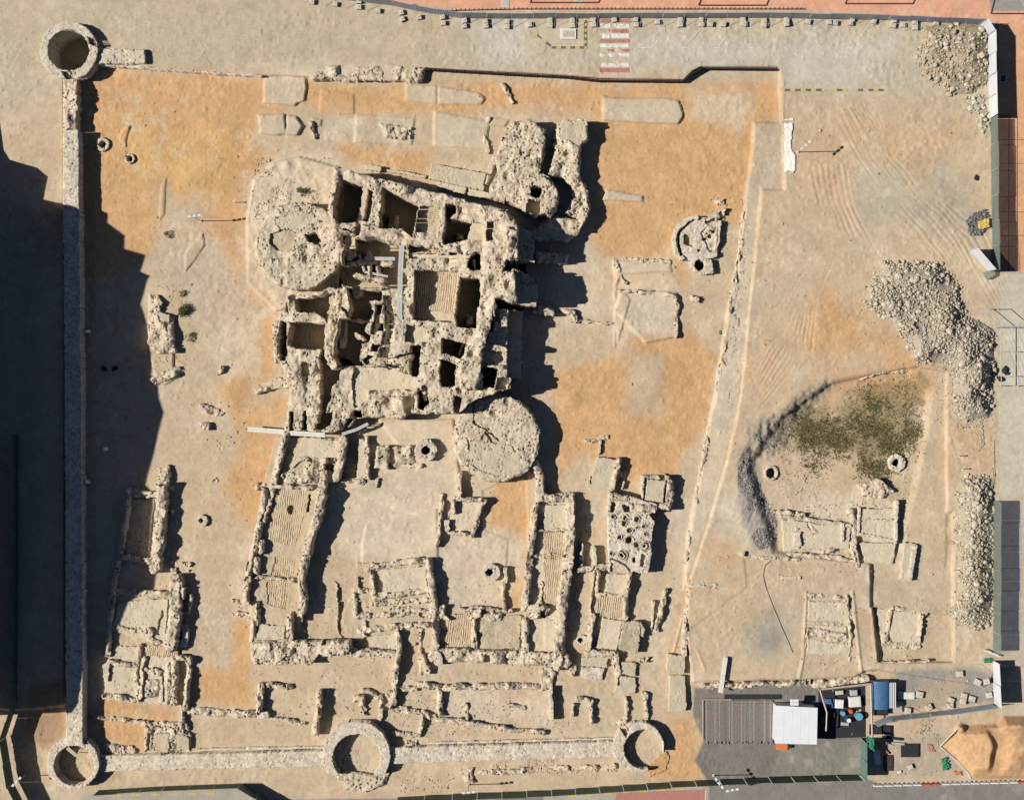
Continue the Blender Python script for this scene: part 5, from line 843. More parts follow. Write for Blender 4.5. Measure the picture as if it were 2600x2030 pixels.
gpoly('green_netting', [(2495, 1668), (2520, 1668), (2518, 1683), (2497, 1683)], 'brightgreen', 'scrap of bright green netting at the end of the green fence', 'netting', .1, .3); gpoly('green_netting', [(2186, 1855), (2206, 1858), (2206, 1895), (2188, 1878)], 'brightgreen', 'bright green netting draped on the green yard fence', 'netting', 3.0, .3)
gpoly('green_netting', [(2388, 1925), (2402, 1918), (2412, 1945), (2400, 1955), (2392, 1948)], 'brightgreen', 'green plastic bag among litter beside the sand pile', 'bag', .1, .4); gpoly('orange_netting', [(2420, 1955), (2436, 1955), (2445, 1968), (2425, 1966)], 'orange', 'orange scrap of netting near the road below the sand pile', 'netting', .06, .2)
gpoly('dusty_tarpaulin', [(2352, 1885), (2366, 1890), (2375, 1905), (2362, 1908), (2354, 1900)], 'paintred', 'pinkish red tarpaulin scrap west of the sand pile', 'tarpaulin', .06, .2)
def sack(x, y, lab, s=.45, mat='whitecloth'):
    me = bpy.data.meshes.new('sack'); V = []; F = []; n, m = 12, 8
    for j in range(m + 1):
        for i in range(n):
            a = 2 * math.pi * i / n; t = math.pi * j / m; r = math.sin(t) ** .7; k = 1 + .12 * math.sin(3 * a + 2 * t)
            V.append((s * r * math.cos(a) * k, s * .75 * r * math.sin(a) * k, s * .55 * (1 - math.cos(t)) * .8 + .05 * math.sin(5 * a) * r * s))
    for j in range(m):
        for i in range(n): F.append((j * n + i, j * n + (i + 1) % n, (j + 1) * n + (i + 1) % n, (j + 1) * n + i))
    me.from_pydata(V, [], F); me.update(); rt = thing('sack', lab, 'sack', Wg(x, y), R() * 3); me.materials.append(M[mat]); o = bpy.data.objects.new('body', me); COL.objects.link(o); o.parent = rt
    b = MB(); b.bar((s * .8, 0, s * .4), (s * 1.15, .05, s * .5), .09, 6); b.build('tied_neck', M[mat], rt); return rt
def person_body():
    V = [(0, 0, .95), (0, 0, 1.15), (0, 0, 1.38), (0, .01, 1.50), (0, .03, 1.60), (0, .03, 1.72)]; E = [(0, 1), (1, 2), (2, 3), (3, 4), (4, 5)]; Rr = [.14, .13, .14, .055, .085, .07]
    for s in (-1, 1):
        b = len(V); V += [(s * .17, 0, 1.40), (s * .22, .02, 1.14), (s * .24, .10, .92), (s * .24, .13, .84)]; E += [(2, b), (b, b + 1), (b + 1, b + 2), (b + 2, b + 3)]; Rr += [.06, .045, .032, .03]
        for q in range(4): f = len(V); V += [(s * .24 + (q - 1.5) * .02, .15, .78), (s * .24 + (q - 1.5) * .022, .155 + .01, .745 - .008 * (1.5 - abs(q - 1.5)))]; E += [(b + 3, f), (f, f + 1)]; Rr += [.009, .008]
        f = len(V); V += [(s * .20, .16, .82), (s * .19, .175, .79)]; E += [(b + 3, f), (f, f + 1)]; Rr += [.010, .008]
        f = len(V); V += [(s * .09, 0, .88), (s * .10, .02, .50), (s * .10, 0, .08), (s * .11, .14, .04)]; E += [(0, f), (f, f + 1), (f + 1, f + 2), (f + 2, f + 3)]; Rr += [.085, .06, .04, .035]
    me = bpy.data.meshes.new('body'); me.from_pydata(V, E, []); o = bpy.data.objects.new('body', me); COL.objects.link(o); sk = o.modifiers.new('skin', 'SKIN'); o.modifiers.new('sub', 'SUBSURF').levels = 1
    for i, v in enumerate(me.skin_vertices[0].data): v.radius = (Rr[i], Rr[i]); v.use_root = (i == 0)
    me.materials.append(M['skin']); return o
M['skin'] = plain_mat('skin', (.30, .17, .11), .6, .05, 4, bmp=0)
def rings(name, L_, mat, parent, n=18):
    V = []; F = []
    for (x, y, z, a, b_) in L_:
        for i in range(n): t = 2 * math.pi * i / n; k = 1 + .05 * math.sin(5 * t + z * 4); V.append((x + a * k * math.cos(t), y + b_ * k * math.sin(t), z))
    for j in range(len(L_) - 1):
        for i in range(n): F.append((j * n + i, j * n + (i + 1) % n, (j + 1) * n + (i + 1) % n, (j + 1) * n + i))
    F.append(tuple(range((len(L_) - 1) * n, len(L_) * n))); me = bpy.data.meshes.new(name); me.from_pydata(V, [], F); me.update(); me.materials.append(M[mat]); o = bpy.data.objects.new(name, me); COL.objects.link(o); o.parent = parent; return o
def person(x, y, rz, lab):
    rt = thing('person', lab, 'person', Wg(x, y), rz); b = person_body(); b.parent = rt
    rings('robe', [(0, 0, .06, .27, .23), (0, 0, .5, .24, .2), (0, 0, .95, .22, .17), (0, 0, 1.25, .24, .16), (0, 0, 1.42, .22, .13), (0, .01, 1.50, .10, .09)], 'whitecloth', rt)
    for s in (-1, 1): rings('sleeve', [(s * .245, .10, .93, .07, .07), (s * .235, .04, 1.12, .085, .08), (s * .20, 0, 1.32, .085, .09), (s * .16, 0, 1.44, .06, .07)], 'whitecloth', rt, 10)
    rings('headcloth', [(0, -.02, 1.42, .15, .11), (0, 0, 1.55, .135, .12), (0, .005, 1.68, .115, .115), (0, .02, 1.77, .07, .07), (0, .02, 1.79, .02, .02)], 'whitecloth', rt, 14)
    b2 = MB()
    for i in range(12): t = i * math.pi / 6; u = (i + 1) * math.pi / 6; b2.bar((.09 * math.cos(t), .02 + .095 * math.sin(t), 1.735), (.09 * math.cos(u), .02 + .095 * math.sin(u), 1.735), .012, 4)
    b2.build('head_cord', M['dark'], rt)
person(226, 842, .4, 'person in a white robe standing by the west wall, highest of three'); person(272, 1139, 1.8, 'person in a white robe standing out in the shade away from the wall'); person(226, 1222, -.8, 'person in a white robe by the west wall, lowest of three')
sack(265, 936, 'left of two dark bags lying in the shade', .42, 'dark'); sack(292, 935, 'right of two dark bags lying in the shade', .42, 'dark')
gpoly('green_netting', [(1823, 838), (1833, 836), (1832, 850), (1824, 849)], 'brightgreen', 'tiny green scrap on the sandy path along the east bank', 'netting', .05, .1)
def plant(x, y, r, h, lab, n=260, name='bush', cat='bush', grp=None, dense=1.0):
    rt = thing(name, lab, cat, Wg(x, y), 0, grp); b = MB()
    for k in range(7):
        a = R() * 6.28; b.bar((0, 0, 0), (r * .6 * math.cos(a), r * .6 * math.sin(a), h * .7), .02, 4)
    b.build('stem', M['wood'], rt); V = []; F = []
    cl = [(R() * 6.28, R() ** .6 * r * .8, .2 + .7 * R()) for _ in range(9)]
    for k in range(n):
        a, rr, hh = cl[k % 9]; cx = rr * math.cos(a) + random.gauss(0, r * .2); cy = rr * math.sin(a) + random.gauss(0, r * .2); cz = max(.03, h * hh + random.gauss(0, h * .2)); s = .05 + .07 * R(); u = np.array([random.gauss(0, 1) for _ in range(3)]); u /= np.linalg.norm(u); w = np.cross(u, [R(), R(), 1]); w /= np.linalg.norm(w); c = np.array((cx, cy, cz)); i = len(V)
        V += [tuple(c - u * s * 1.6), tuple(c + w * s * .5), tuple(c + u * s * 1.6), tuple(c - w * s * .5)]; F.append((i, i + 1, i + 2, i + 3))
    mesh_np('foliage', np.array(V), np.array(F), M['leaf'], rt); return rt
plant(470, 785, 1.0, .9, 'greenest bush in the yard beside the broken wall stub', 700); plant(466, 745, .5, .5, 'thin sprig of green above the greenest bush', 90); plant(488, 856, .8, .4, 'sparse low dark green plant below the greenest bush', 160); plant(432, 595, .7, .35, 'faint sparse weed in the yard between pole and shadow', 90); plant(770, 488, .55, .9, 'dark green bush on the pale mound above the first round fort tower', 260); plant(758, 483, .35, .5, 'dry twiggy weed touching the dark bush on the mound', 60); plant(800, 578, .6, .5, 'weedy tuft growing on top of the first round fort tower', 120)
# grass mat
V = []; F = []; gp = P(1985, 1105, 2040, 1060, 2130, 1072, 2190, 985, 2320, 980, 2330, 1100, 2270, 1180, 2235, 1215, 2190, 1195, 2180, 1150, 2110, 1155, 2065, 1185, 2020, 1150); rs = np.random.RandomState(8)
gx = rs.uniform(1960, 2345, 26000); gy = rs.uniform(960, 1230, 26000); dd = gp.sd(gx, gy); dens = np.clip(.5 - dd / 40, 0, 1) * np.clip(.45 + 1.5 * fbm(gx, gy, 34, 3, 3), .03, 1)
dens = np.maximum(dens, .10 * np.clip(.8 - dd / 60, 0, 1)); dens *= 1.25 * np.clip((gy - 985) / 75, .22, 1) * np.where(gx < 2030, .6, 1); keep = rs.uniform(0, 1, 26000) < dens
for x, y in zip(gx[keep], gy[keep]):
    p = np.array(Wg(x, y)); a = rs.uniform(0, 6.28); l = rs.uniform(.14, .44); u = np.array((math.cos(a), math.sin(a), rs.uniform(.1, .9))) * l; w = np.array((-math.sin(a), math.cos(a), 0)) * .05; i = len(V)
    V += [p - w, p + w, p + u + w * .3, p + u - w * .3]; F.append((i, i + 1, i + 2, i + 3))
M['grass'] = plain_mat('dry_green_grass', (.115, .102, .04), .95, .4, 1.2, bmp=0)
o = mesh_np('grass', np.array(V), np.array(F), M['grass']); tag(o, 'patchy green ground cover on damp sand', 'grass', kind='stuff')
def cable(name, lab, pts, r, mat='dark', cat='cable', dz=.03):
    b = MB(); q = []
    for a, c in zip(pts[:-1], pts[1:]):
        for t in range(4): q.append((a[0] + (c[0] - a[0]) * t / 4, a[1] + (c[1] - a[1]) * t / 4))
    q.append(pts[-1]); w = [Wg(x, y, dz) for x, y in q]
    for a, c in zip(w[:-1], w[1:]): b.bar(a, c, r, 5)
    o = b.build(name, M[mat]); tag(o, lab, cat)
cable('cable', 'thin dark cable curving across the flat yard to a grey stain', [(1957, 1422), (1943, 1435), (1938, 1460), (1945, 1490), (1960, 1530), (1985, 1590), (2005, 1635), (2013, 1655)], .035); cable('hose', 'pale hose curving through the works yard near the white hoarding', [(2440, 1700), (2465, 1687), (2490, 1685), (2510, 1700), (2520, 1718)], .045, 'wood', 'hose')
# ---------------- planks, footbridges, boards
def plank(name, lab, cat, pts, z, w, mat='wood', sup=True, rail=False):
    rt = thing(name, lab, cat, Wg(*pts[0])); o0 = rt.location
    for (a, c) in zip(pts[:-1], pts[1:]):
        A = W(a[0], a[1], z); B_ = W(c[0], c[1], z); Ln = math.hypot(B_[0] - A[0], B_[1] - A[1]); an = math.atan2(B_[1] - A[1], B_[0] - A[0]); m = max(1, int(Ln / 2.2)); b = MB()
        for i in range(m):
            t = (i + .5) / m
            for s in (-1, 1): b.box(A[0] + (B_[0] - A[0]) * t - o0.x - math.sin(an) * s * w / 4, A[1] + (B_[1] - A[1]) * t - o0.y + math.cos(an) * s * w / 4, z - o0.z + .01 * (i % 2), Ln / m - .03, w / 2 - .02, .06, an)
        b.build('deck_boards', M[mat], rt)
        if sup:
            b = MB()
            for t in (.08, .5, .92):
                X = A[0] + (B_[0] - A[0]) * t - o0.x; Y = A[1] + (B_[1] - A[1]) * t - o0.y; b.bar((X, Y, -.2), (X, Y, z - o0.z - .03), .05, 6)
            b.build('support', M['galv'], rt)
plank('footbridge', 'pale pink-white plank footbridge reaching west over the orange sand', 'footbridge', [(628, 1089), (720, 1096)], 1.6, .62, 'paintwhite'); plank('footbridge', 'greyish plank walkway crossing the ruined rooms east of the pale footbridge', 'footbridge', [(738, 1099), (825, 1104)], 3.75, .6, 'paintwhite'); plank('footbridge', 'bent grey walkway joining the fort south wall to the middle court', 'footbridge', [(868, 1102), (905, 1090), (935, 1075)], 2.0, .4, 'galv')
plank('footbridge', 'long grey north-south walkway through the middle of the fort', 'footbridge', [(1020, 622), (1016, 700), (1015, 790), (1019, 876)], 5.95, .62, 'galv'); plank('footbridge', 'short cross walkway at the south end of the long fort walkway', 'footbridge', [(1000, 881), (1037, 881)], 5.85, .6, 'galv'); plank('footbridge', 'east-west walkway joining the long fort walkway on its shady west side', 'footbridge', [(925, 656), (1003, 657)], 2.6, .45, 'galv'); plank('footbridge', 'narrow grey walkway in the shade between tower and west rooms', 'footbridge', [(912, 645), (925, 690), (985, 702)], 2.2, .3, 'galv')
plank('long_board', 'long pale board leaning beside the deck with a black shadow', 'board', [(1842, 1668), (1829, 1758)], 1.5, .6, 'paintwhite'); plank('long_board', 'thin white board lying across the green fence end', 'board', [(2497, 1649), (2539, 1666)], 1.6, .2, 'white'); plank('long_board', 'plank laid across the inside of the south-west tower', 'board', [(170, 1897), (195, 1918)], 1.4, .45, 'slab')
# ---------------- works yard in the south-east
dk = thing('timber_deck', 'brown slatted timber deck beside the white site cabin', 'deck', Wg(1870, 1830)); o0 = dk.location; x0, x1 = W(1786, 0)[0] - o0.x, W(1960, 0)[0] - o0.x; y1, y0 = W(0, 1776)[1] - o0.y, W(0, 1886)[1] - o0.y
M['deckA'] = plain_mat('brown_deck_boards', (.20, .165, .145), .85, .35, 5, bmp=.01); M['deckB'] = plain_mat('grey_deck_boards', (.175, .165, .155), .85, .35, 5, bmp=.01); M['deckC'] = plain_mat('light_deck_boards', (.27, .235, .21), .85, .3, 5, bmp=.01)
x = x0; i = 0
while x < x1:
    b = MB(); e = y0 + (R() - .3) * .5; b.box(x + .065, (y1 + e) / 2, .15 + .035 * R(), .10 + .035 * R(), y1 - e, .05, (R() - .5) * .006); x += .14; i += 1
    if i <= 90: b.build('deck_board', M[random.choice(['deckA', 'deckA', 'deckB', 'deckC'])], dk)
MB().box((x0 + x1) / 2 + 1.9, y1 + .42, .06, x1 - x0 - 1.5, .62, .08).build('shadow_gap_strip', M['dark'], dk); MB().box(x0 - .1, (y0 + y1) / 2 + .3, .22, .1, y1 - y0 - .5, .3).build('edge_beam', M['wood'], dk); MB().box(x0 + 1.7, y1 + .12, .25, 3.6, .1, .35).build('edge_beam', M['wood'], dk)  # dark strip on the north edge stands in for the shadowed gap
cb = thing('site_cabin', 'site cabin with a clean flat white roof at the end of the timber deck', 'cabin', Wg(2020, 1842)); o0 = cb.location; hz = 2.9
q = [W(x, y, hz) for x, y in ((1970, 1790), (2076, 1796), (2074, 1889), (1967, 1886))]; q = [(a[0] - o0.x, a[1] - o0.y) for a in q]; cxm = sum(a[0] for a in q) / 4; cym = sum(a[1] for a in q) / 4; inn = [(a[0] + (cxm - a[0]) * .05, a[1] + (cym - a[1]) * .05) for a in q]
MB().prism(inn, 0, hz - .12 - o0.z).build('wall', M['white'], cb); MB().prism(q, hz - .12 - o0.z, hz - o0.z).build('roof', M['white'], cb)
for k in (1, 2, 3, 4): MB().bar((q[0][0] + (q[1][0] - q[0][0]) * k / 5, q[0][1] + (q[1][1] - q[0][1]) * k / 5 - .06, hz - o0.z + .005), (q[3][0] + (q[2][0] - q[3][0]) * k / 5, q[3][1] + (q[2][1] - q[3][1]) * k / 5 + .06, hz - o0.z + .005), .012, 4).build('roof_seam', M['galv'], cb)
MB().box(inn[3][0] + 1.1, inn[3][1] - .02, 1.1, .9, .06, 2.0).build('door', M['orange'], cb); MB().box(cxm + .6, q[0][1] + .02, 1.4, 1.0, .06, .8).build('window', M['glass'], cb)
rt = thing('air_conditioner', 'small white air-conditioner box at the back edge of the cabin roof', 'air conditioner', W(2017, 1781, 2.2)); MB().box(0, 0, .1, 1.0, .8, .5, 0, .04).build('casing', M['white'], rt); MB().box(0, 0, .33, .9, .1, .06).build('grille', M['galv'], rt)
def boxy(name, lab, cat, x, y, sx, sy, h, mat, rz=0.0, part='body', lid=None, grp=None, z=0):
    rt = thing(name, lab, cat, Wg(x, y, z), rz, grp); MB().box(0, 0, h / 2, sx, sy, h, 0, min(.04, h * .2)).build(part, M[mat], rt)
    if lid: MB().box(0, 0, h + .02, sx * .86, sy * .84, .04, 0, .01).build('lid', M[lid], rt)
    return rt
boxy('doormat', 'orange board lying on the ground below the white cabin', 'board', 1985, 1893, 1.5, 1.0, .08, 'orange', 0, lid='orange'); boxy('crate', 'small black box beside the orange board', 'box', 2005, 1893, .55, .4, .35, 'dark', lid='dark')
bt2 = thing('storage_shelter', 'lean-to filled with junk between the white cabin and the blue-roofed truck', 'shelter', Wg(2120, 1790)); o0 = bt2.location
def loc(x, y, z=0): p = Wg(x, y, z); return (p[0] - o0.x, p[1] - o0.y, p[2] - o0.z)
for a, c in (((2075, 1745), (2092, 1800)), ((2092, 1800), (2090, 1846)), ((2202, 1730), (2206, 1862)), ((2080, 1742), (2200, 1728))): b = MB(); b.bar(loc(*a, 2.0), loc(*c, 2.0), .12, 4); b.build('beam', M['wood'], bt2)
for x, y in ((2075, 1745), (2090, 1846), (2202, 1730), (2206, 1862)): MB().bar(loc(x, y, 0), loc(x, y, 2.0), .07, 6).build('post', M['wood'], bt2)
b = MB(); b.prism([loc(*p)[:2] for p in ((2078, 1752), (2196, 1740), (2198, 1870), (2078, 1874))], 0, .05); b.build('dark_floor', M['dark'], bt2)
for i, (x, y, sx, sy, h, m, lab) in enumerate(((2104, 1782, 1.2, 1.1, .7, 'blue', 'blue-grey crate under the lean-to'), (2128, 1783, 1.1, 1.1, .9, 'white', 'white cabinet in the middle of the lean-to'), (2168, 1778, 1.5, 1.3, .8, 'paintwhite', 'cream square tank top under the lean-to'), (2166, 1756, .9, .7, .6, 'galv', 'grey box at the back of the lean-to'), (2130, 1756, 1.0, .5, .5, 'concrete', 'pale slab box at the back left of the lean-to'), (2110, 1812, .9, .6, .4, 'rust', 'rusty low box in the dark left side of the lean-to'), (2145, 1836, 1.0, .4, .3, 'galv', 'low grey bundle at the front of the lean-to'))): boxy('crate', lab, 'crate', x, y, sx, sy, h, m, (R() - .5) * .2, lid=m)
def barrel(x, y, r, h, mat, lab):
    pts = [(r * math.cos(t * math.pi / 8), r * math.sin(t * math.pi / 8)) for t in range(16)]; rt = thing('barrel', lab, 'barrel', Wg(x, y)); MB().prism(pts, 0, h).build('drum', M[mat], rt); MB().prism([(a * .8, c * .8) for a, c in pts], h, h + .04).build('lid', M[mat if mat != 'blue' else 'white'], rt)
M['cyan'] = plain_mat('light_blue_plastic', (.12, .32, .42), .5, .1, 3, bmp=0)
barrel(2178, 1815, .48, .9, 'cyan', 'largest light blue barrel under the lean-to'); barrel(2152, 1825, .32, .8, 'blue', 'dark blue barrel left of the largest light blue one'); barrel(2138, 1808, .3, .7, 'cyan', 'small light blue barrel in the dark lean-to corner'); barrel(2158, 1803, .28, .6, 'red', 'small red barrel behind the largest light blue one')
tr = thing('covered_truck', 'blue-tarpaulined truck body with white ribs at its east side', 'truck', Wg(2235, 1758)); o0 = tr.location; hz = 2.0
b = MB(); nseg = 8; A = [(-1.25 + 2.0 * i / nseg, hz - .35 + .35 * math.sin(math.pi * i / nseg) ** .6) for i in range(nseg + 1)]; V = []; F = []
for yy in (-1.75, 1.75):
    for xx, zz in A: V.append((xx, yy, zz))
    V += [(A[-1][0], yy, .6), (A[0][0], yy, .6)]
k = nseg + 3
for i in range(k): F.append((i, (i + 1) % k, k + (i + 1) % k, k + i))
F += [tuple(range(k - 1, -1, -1)), tuple(range(k, 2 * k))]; b.add(V, F); b.build('tarpaulin_cover', M['blue'], tr)
MB().box(1.15, 0, 1.2, .75, 3.3, .12).build('load_bed', M['dark'], tr)
for i in range(4): MB().box(.85 + i * .22, 0, 1.45, .11, 3.2, .5).build('white_rib', M['white'], tr)
MB().box(-.2, 0, .45, 1.8, 3.4, .25).build('chassis', M['dark'], tr)
for sx in (-.9, .75):
    for sy in (-1.2, 1.2): MB().bar((sx - .12, sy, .38), (sx + .12, sy, .38), .38, 12).build('wheel', M['dark'], tr)
MB().box(-.25, -2.2, .9, 1.9, .8, 1.0, 0, .12).build('cab', M['dark'], tr)
for x, y, sx, sy, h, m, rz, lab in ((2300, 1764, 2.1, .9, .35, 'paintwhite', .0, 'pair of cream boards laid side by side east of the blue truck'), (2336, 1762, .8, .5, .3, 'concrete', .1, 'small pale block at the end of the cream boards'), (2276, 1800, 1.3, .7, .5, 'galv', .1, 'grey box against the yard fence below the blue truck'), (2280, 1785, .9, .5, .5, 'concrete', -.2, 'pale lump beside the blue truck'), (2250, 1862, 1.2, .25, .3, 'white', -.1, 'short white beam on the dark pile'), (2270, 1885, 2.6, .3, .3, 'galv', -.08, 'long pale beam below the dark pile'), (2310, 1903, 2.3, 1.7, .25, 'dark', .0, 'flat dark sheet lying west of the sand pile'), (2226, 1920, .8, 1.8, .3, 'white', .12, 'white slatted pallet by the green yard fence'), (2255, 1935, 1.2, 2.0, .2, 'rust', 0, 'brown flat sheet beside the white slatted pallet'), (2240, 1896, .2, 2.2, .3, 'paintred', .8, 'reddish beam slanting over the dark pile'), (2235, 1850, 2.8, 1.1, .35, 'dark', -.05, 'stack of black plates below the corrugated fence'), (2265, 1872, 2.6, .3, .3, 'dark', -.12, 'thin black plate under the long pale beam'), (2310, 1945, .7, .6, .4, 'concrete', .4, 'pale lump of rubble in the bare works yard'), (2283, 1958, .5, .35, .2, 'paintwhite', .2, 'small white scrap in the bare works yard')): boxy('building_material', lab, 'building material', x, y, sx, sy, h, m, rz, lid=m)
# light barriers along the road
for i in range(16):
    x = 2228 + i * 24.5; m = 'red' if i in (5, 6, 15) else 'white'
    rt = thing('road_barrier', 'low red-and-white barrier unit in the row along the south-east road', 'barrier', Wg(x, 1992 - i * .6), 0, 'road barriers by the works yard'); MB().prism([(-.56, -.16), (.56, -.16), (.56, .16), (-.56, .16)], 0, .55, [(-.54, -.07), (.54, -.07), (.54, .07), (-.54, .07)]).build('body', M[m], rt)
    for s in (-.3, .3): MB().box(s, .02, .02, .2, .5, .08).build('foot', M['rust'], rt)
b = MB(); pts = [(2387, 1893), (2430, 1930), (2462, 1965), (2465, 1975)]
for a, c in zip([(2436, 1843), (2387, 1893)] + pts[1:-1], pts): b.bar(Wg(*a, .1), Wg(*c, .1), .1, 4)
o = b.build('sand_kerb', M['concrete']); tag(o, 'concrete kerb holding the west corner of the orange sand pile', 'kerb')
rt = thing('wooden_steps', 'small white wooden steps at the south edge of the flat terrace', 'steps', Wg(2048, 1724)); o0 = rt.location
for s in (-.32, .32): MB().box(s, 0, .35, .09, 1.2, .7).build('side_rail', M['wood'], rt)
for k in range(3): MB().box(0, -.4 + k * .4, .25 + k * .2, .6, .16, .05).build('tread', M['wood'], rt)
fr = thing('steel_frame', 'open steel gate frame standing over the east edge of the big rubble heap', 'frame', Wg(2528, 832)); o0 = fr.location
def lo(x, y, z): p = Wg(x, y, z); return (p[0] - o0.x, p[1] - o0.y, p[2] - o0.z)
for a, c in (((2526, 832, 2.6), (2526, 980, 2.6)), ((2568, 832, 2.6), (2568, 980, 2.6)), ((2526, 832, 2.6), (2568, 832, 2.6)), ((2526, 893, 2.6), (2568, 896, 2.6)), ((2526, 955, 2.6), (2568, 958, 2.6)), ((2470, 786, 2.6), (2514, 786, 2.6)), ((2514, 786, 2.6), (2568, 832, 2.6)), ((2470, 786, 2.6), (2526, 832, 2.6))): MB().bar(lo(*a), lo(*c), .05, 5).build('rail', M['galv'], fr)
for x, y in ((2526, 832), (2568, 832), (2526, 980), (2568, 980), (2514, 786)): MB().bar(lo(x, y, 0), lo(x, y, 2.6), .05, 5).build('post', M['galv'], fr)
for x, y, s, lab in ((2550, 940, .5, 'dark blue sack on the paving beside the steel frame'), (2540, 962, .45, 'dark sack just below the dark blue one'), (2556, 948, .3, 'smallest dark sack next to the steel frame')): sack(x, y, lab, s, 'dark')
gpoly('grey_tarpaulin', [(2450, 560), (2470, 540), (2500, 530), (2512, 560), (2490, 600), (2462, 600)], 'asphalt', 'crumpled grey tarpaulin heap by the east fence', 'tarpaulin', .12, .5); gpoly('yellow_sheet', [(2478, 562), (2508, 552), (2510, 575), (2482, 585)], 'paintyellow', 'faded yellow sheet on the grey tarpaulin heap', 'sheet', .55, .2); sack(2478, 452, 'small dark bag near the east fence above the tarpaulin', .35, 'dark')
# ---------------- rubble heaps
def ico(seed):
    t = (1 + 5 ** .5) / 2; v = np.array([(-1, t, 0), (1, t, 0), (-1, -t, 0), (1, -t, 0), (0, -1, t), (0, 1, t), (0, -1, -t), (0, 1, -t), (t, 0, -1), (t, 0, 1), (-t, 0, -1), (-t, 0, 1)], float); v /= np.linalg.norm(v[0]); r = np.random.RandomState(seed)
    v *= r.uniform(.72, 1.15, (12, 1)); v *= r.uniform(.65, 1.2, 3)
    f = np.array([(0, 11, 5), (0, 5, 1), (0, 1, 7), (0, 7, 10), (0, 10, 11), (1, 5, 9), (5, 11, 4), (11, 10, 2), (10, 7, 6), (7, 1, 8), (3, 9, 4), (3, 4, 2), (3, 2, 6), (3, 6, 8), (3, 8, 9), (4, 9, 5), (2, 4, 11), (6, 2, 10), (8, 6, 7), (9, 8, 1)]); return v, f
ICO = [ico(s) for s in range(10)]
def stone_attr_mat():
    m, t, b = new_mat('loose_rubble'); pos = nd(t, 'ShaderNodeNewGeometry').outputs['Position']; c = nd(t, 'ShaderNodeVertexColor', layer_name='tint').outputs['Color']
    n = noise(t, pos, 4, 4, .7); t.links.new(scalecol(t, c, mrange(t, n, .3, .7, .85, 1.12)), b.inputs['Base Color']); bump(t, b, n, .4, .05); return m
M['loose'] = stone_attr_mat()
heaps = [('rubble_heap', 'brownish rubble heap in the north-east corner against the white hoarding', P(2346, 68, 2441, 57, 2503, 66, 2508, 208, 2462, 240, 2396, 238, 2361, 193, 2325, 158, 2337, 98), 1.6, 900, (.43, .35, .25), (5.5, 9)),
 ('rubble_heap', 'small spill of pale boulders below the north-east rubble heap', P(2455, 250, 2500, 245, 2508, 300, 2506, 335, 2488, 340, 2478, 300, 2462, 285), .7, 90, (.46, .40, .31), (6, 11)),
 ('rubble_heap', 'largest grey-white rubble heap spreading south-east from the sandy yard', P(2248, 667, 2382, 667, 2432, 726, 2444, 798, 2486, 815, 2524, 836, 2524, 917, 2512, 1000, 2518, 1020, 2512, 1060, 2445, 1067, 2427, 1032, 2418, 960, 2414, 923, 2319, 914, 2301, 866, 2254, 815, 2197, 768, 2206, 729), 2.5, 4200, (.44, .38, .295), (4.5, 9)),
 ('rubble_heap', 'long rubble bank lying against the green fence in the south-east', P(2436, 1220, 2502, 1208, 2518, 1232, 2519, 1400, 2518, 1561, 2500, 1585, 2480, 1600, 2440, 1580, 2415, 1561, 2431, 1514, 2436, 1420, 2428, 1350), 1.9, 2500, (.44, .38, .285), (5, 9.5))]
cand = []
rs = np.random.RandomState(11)
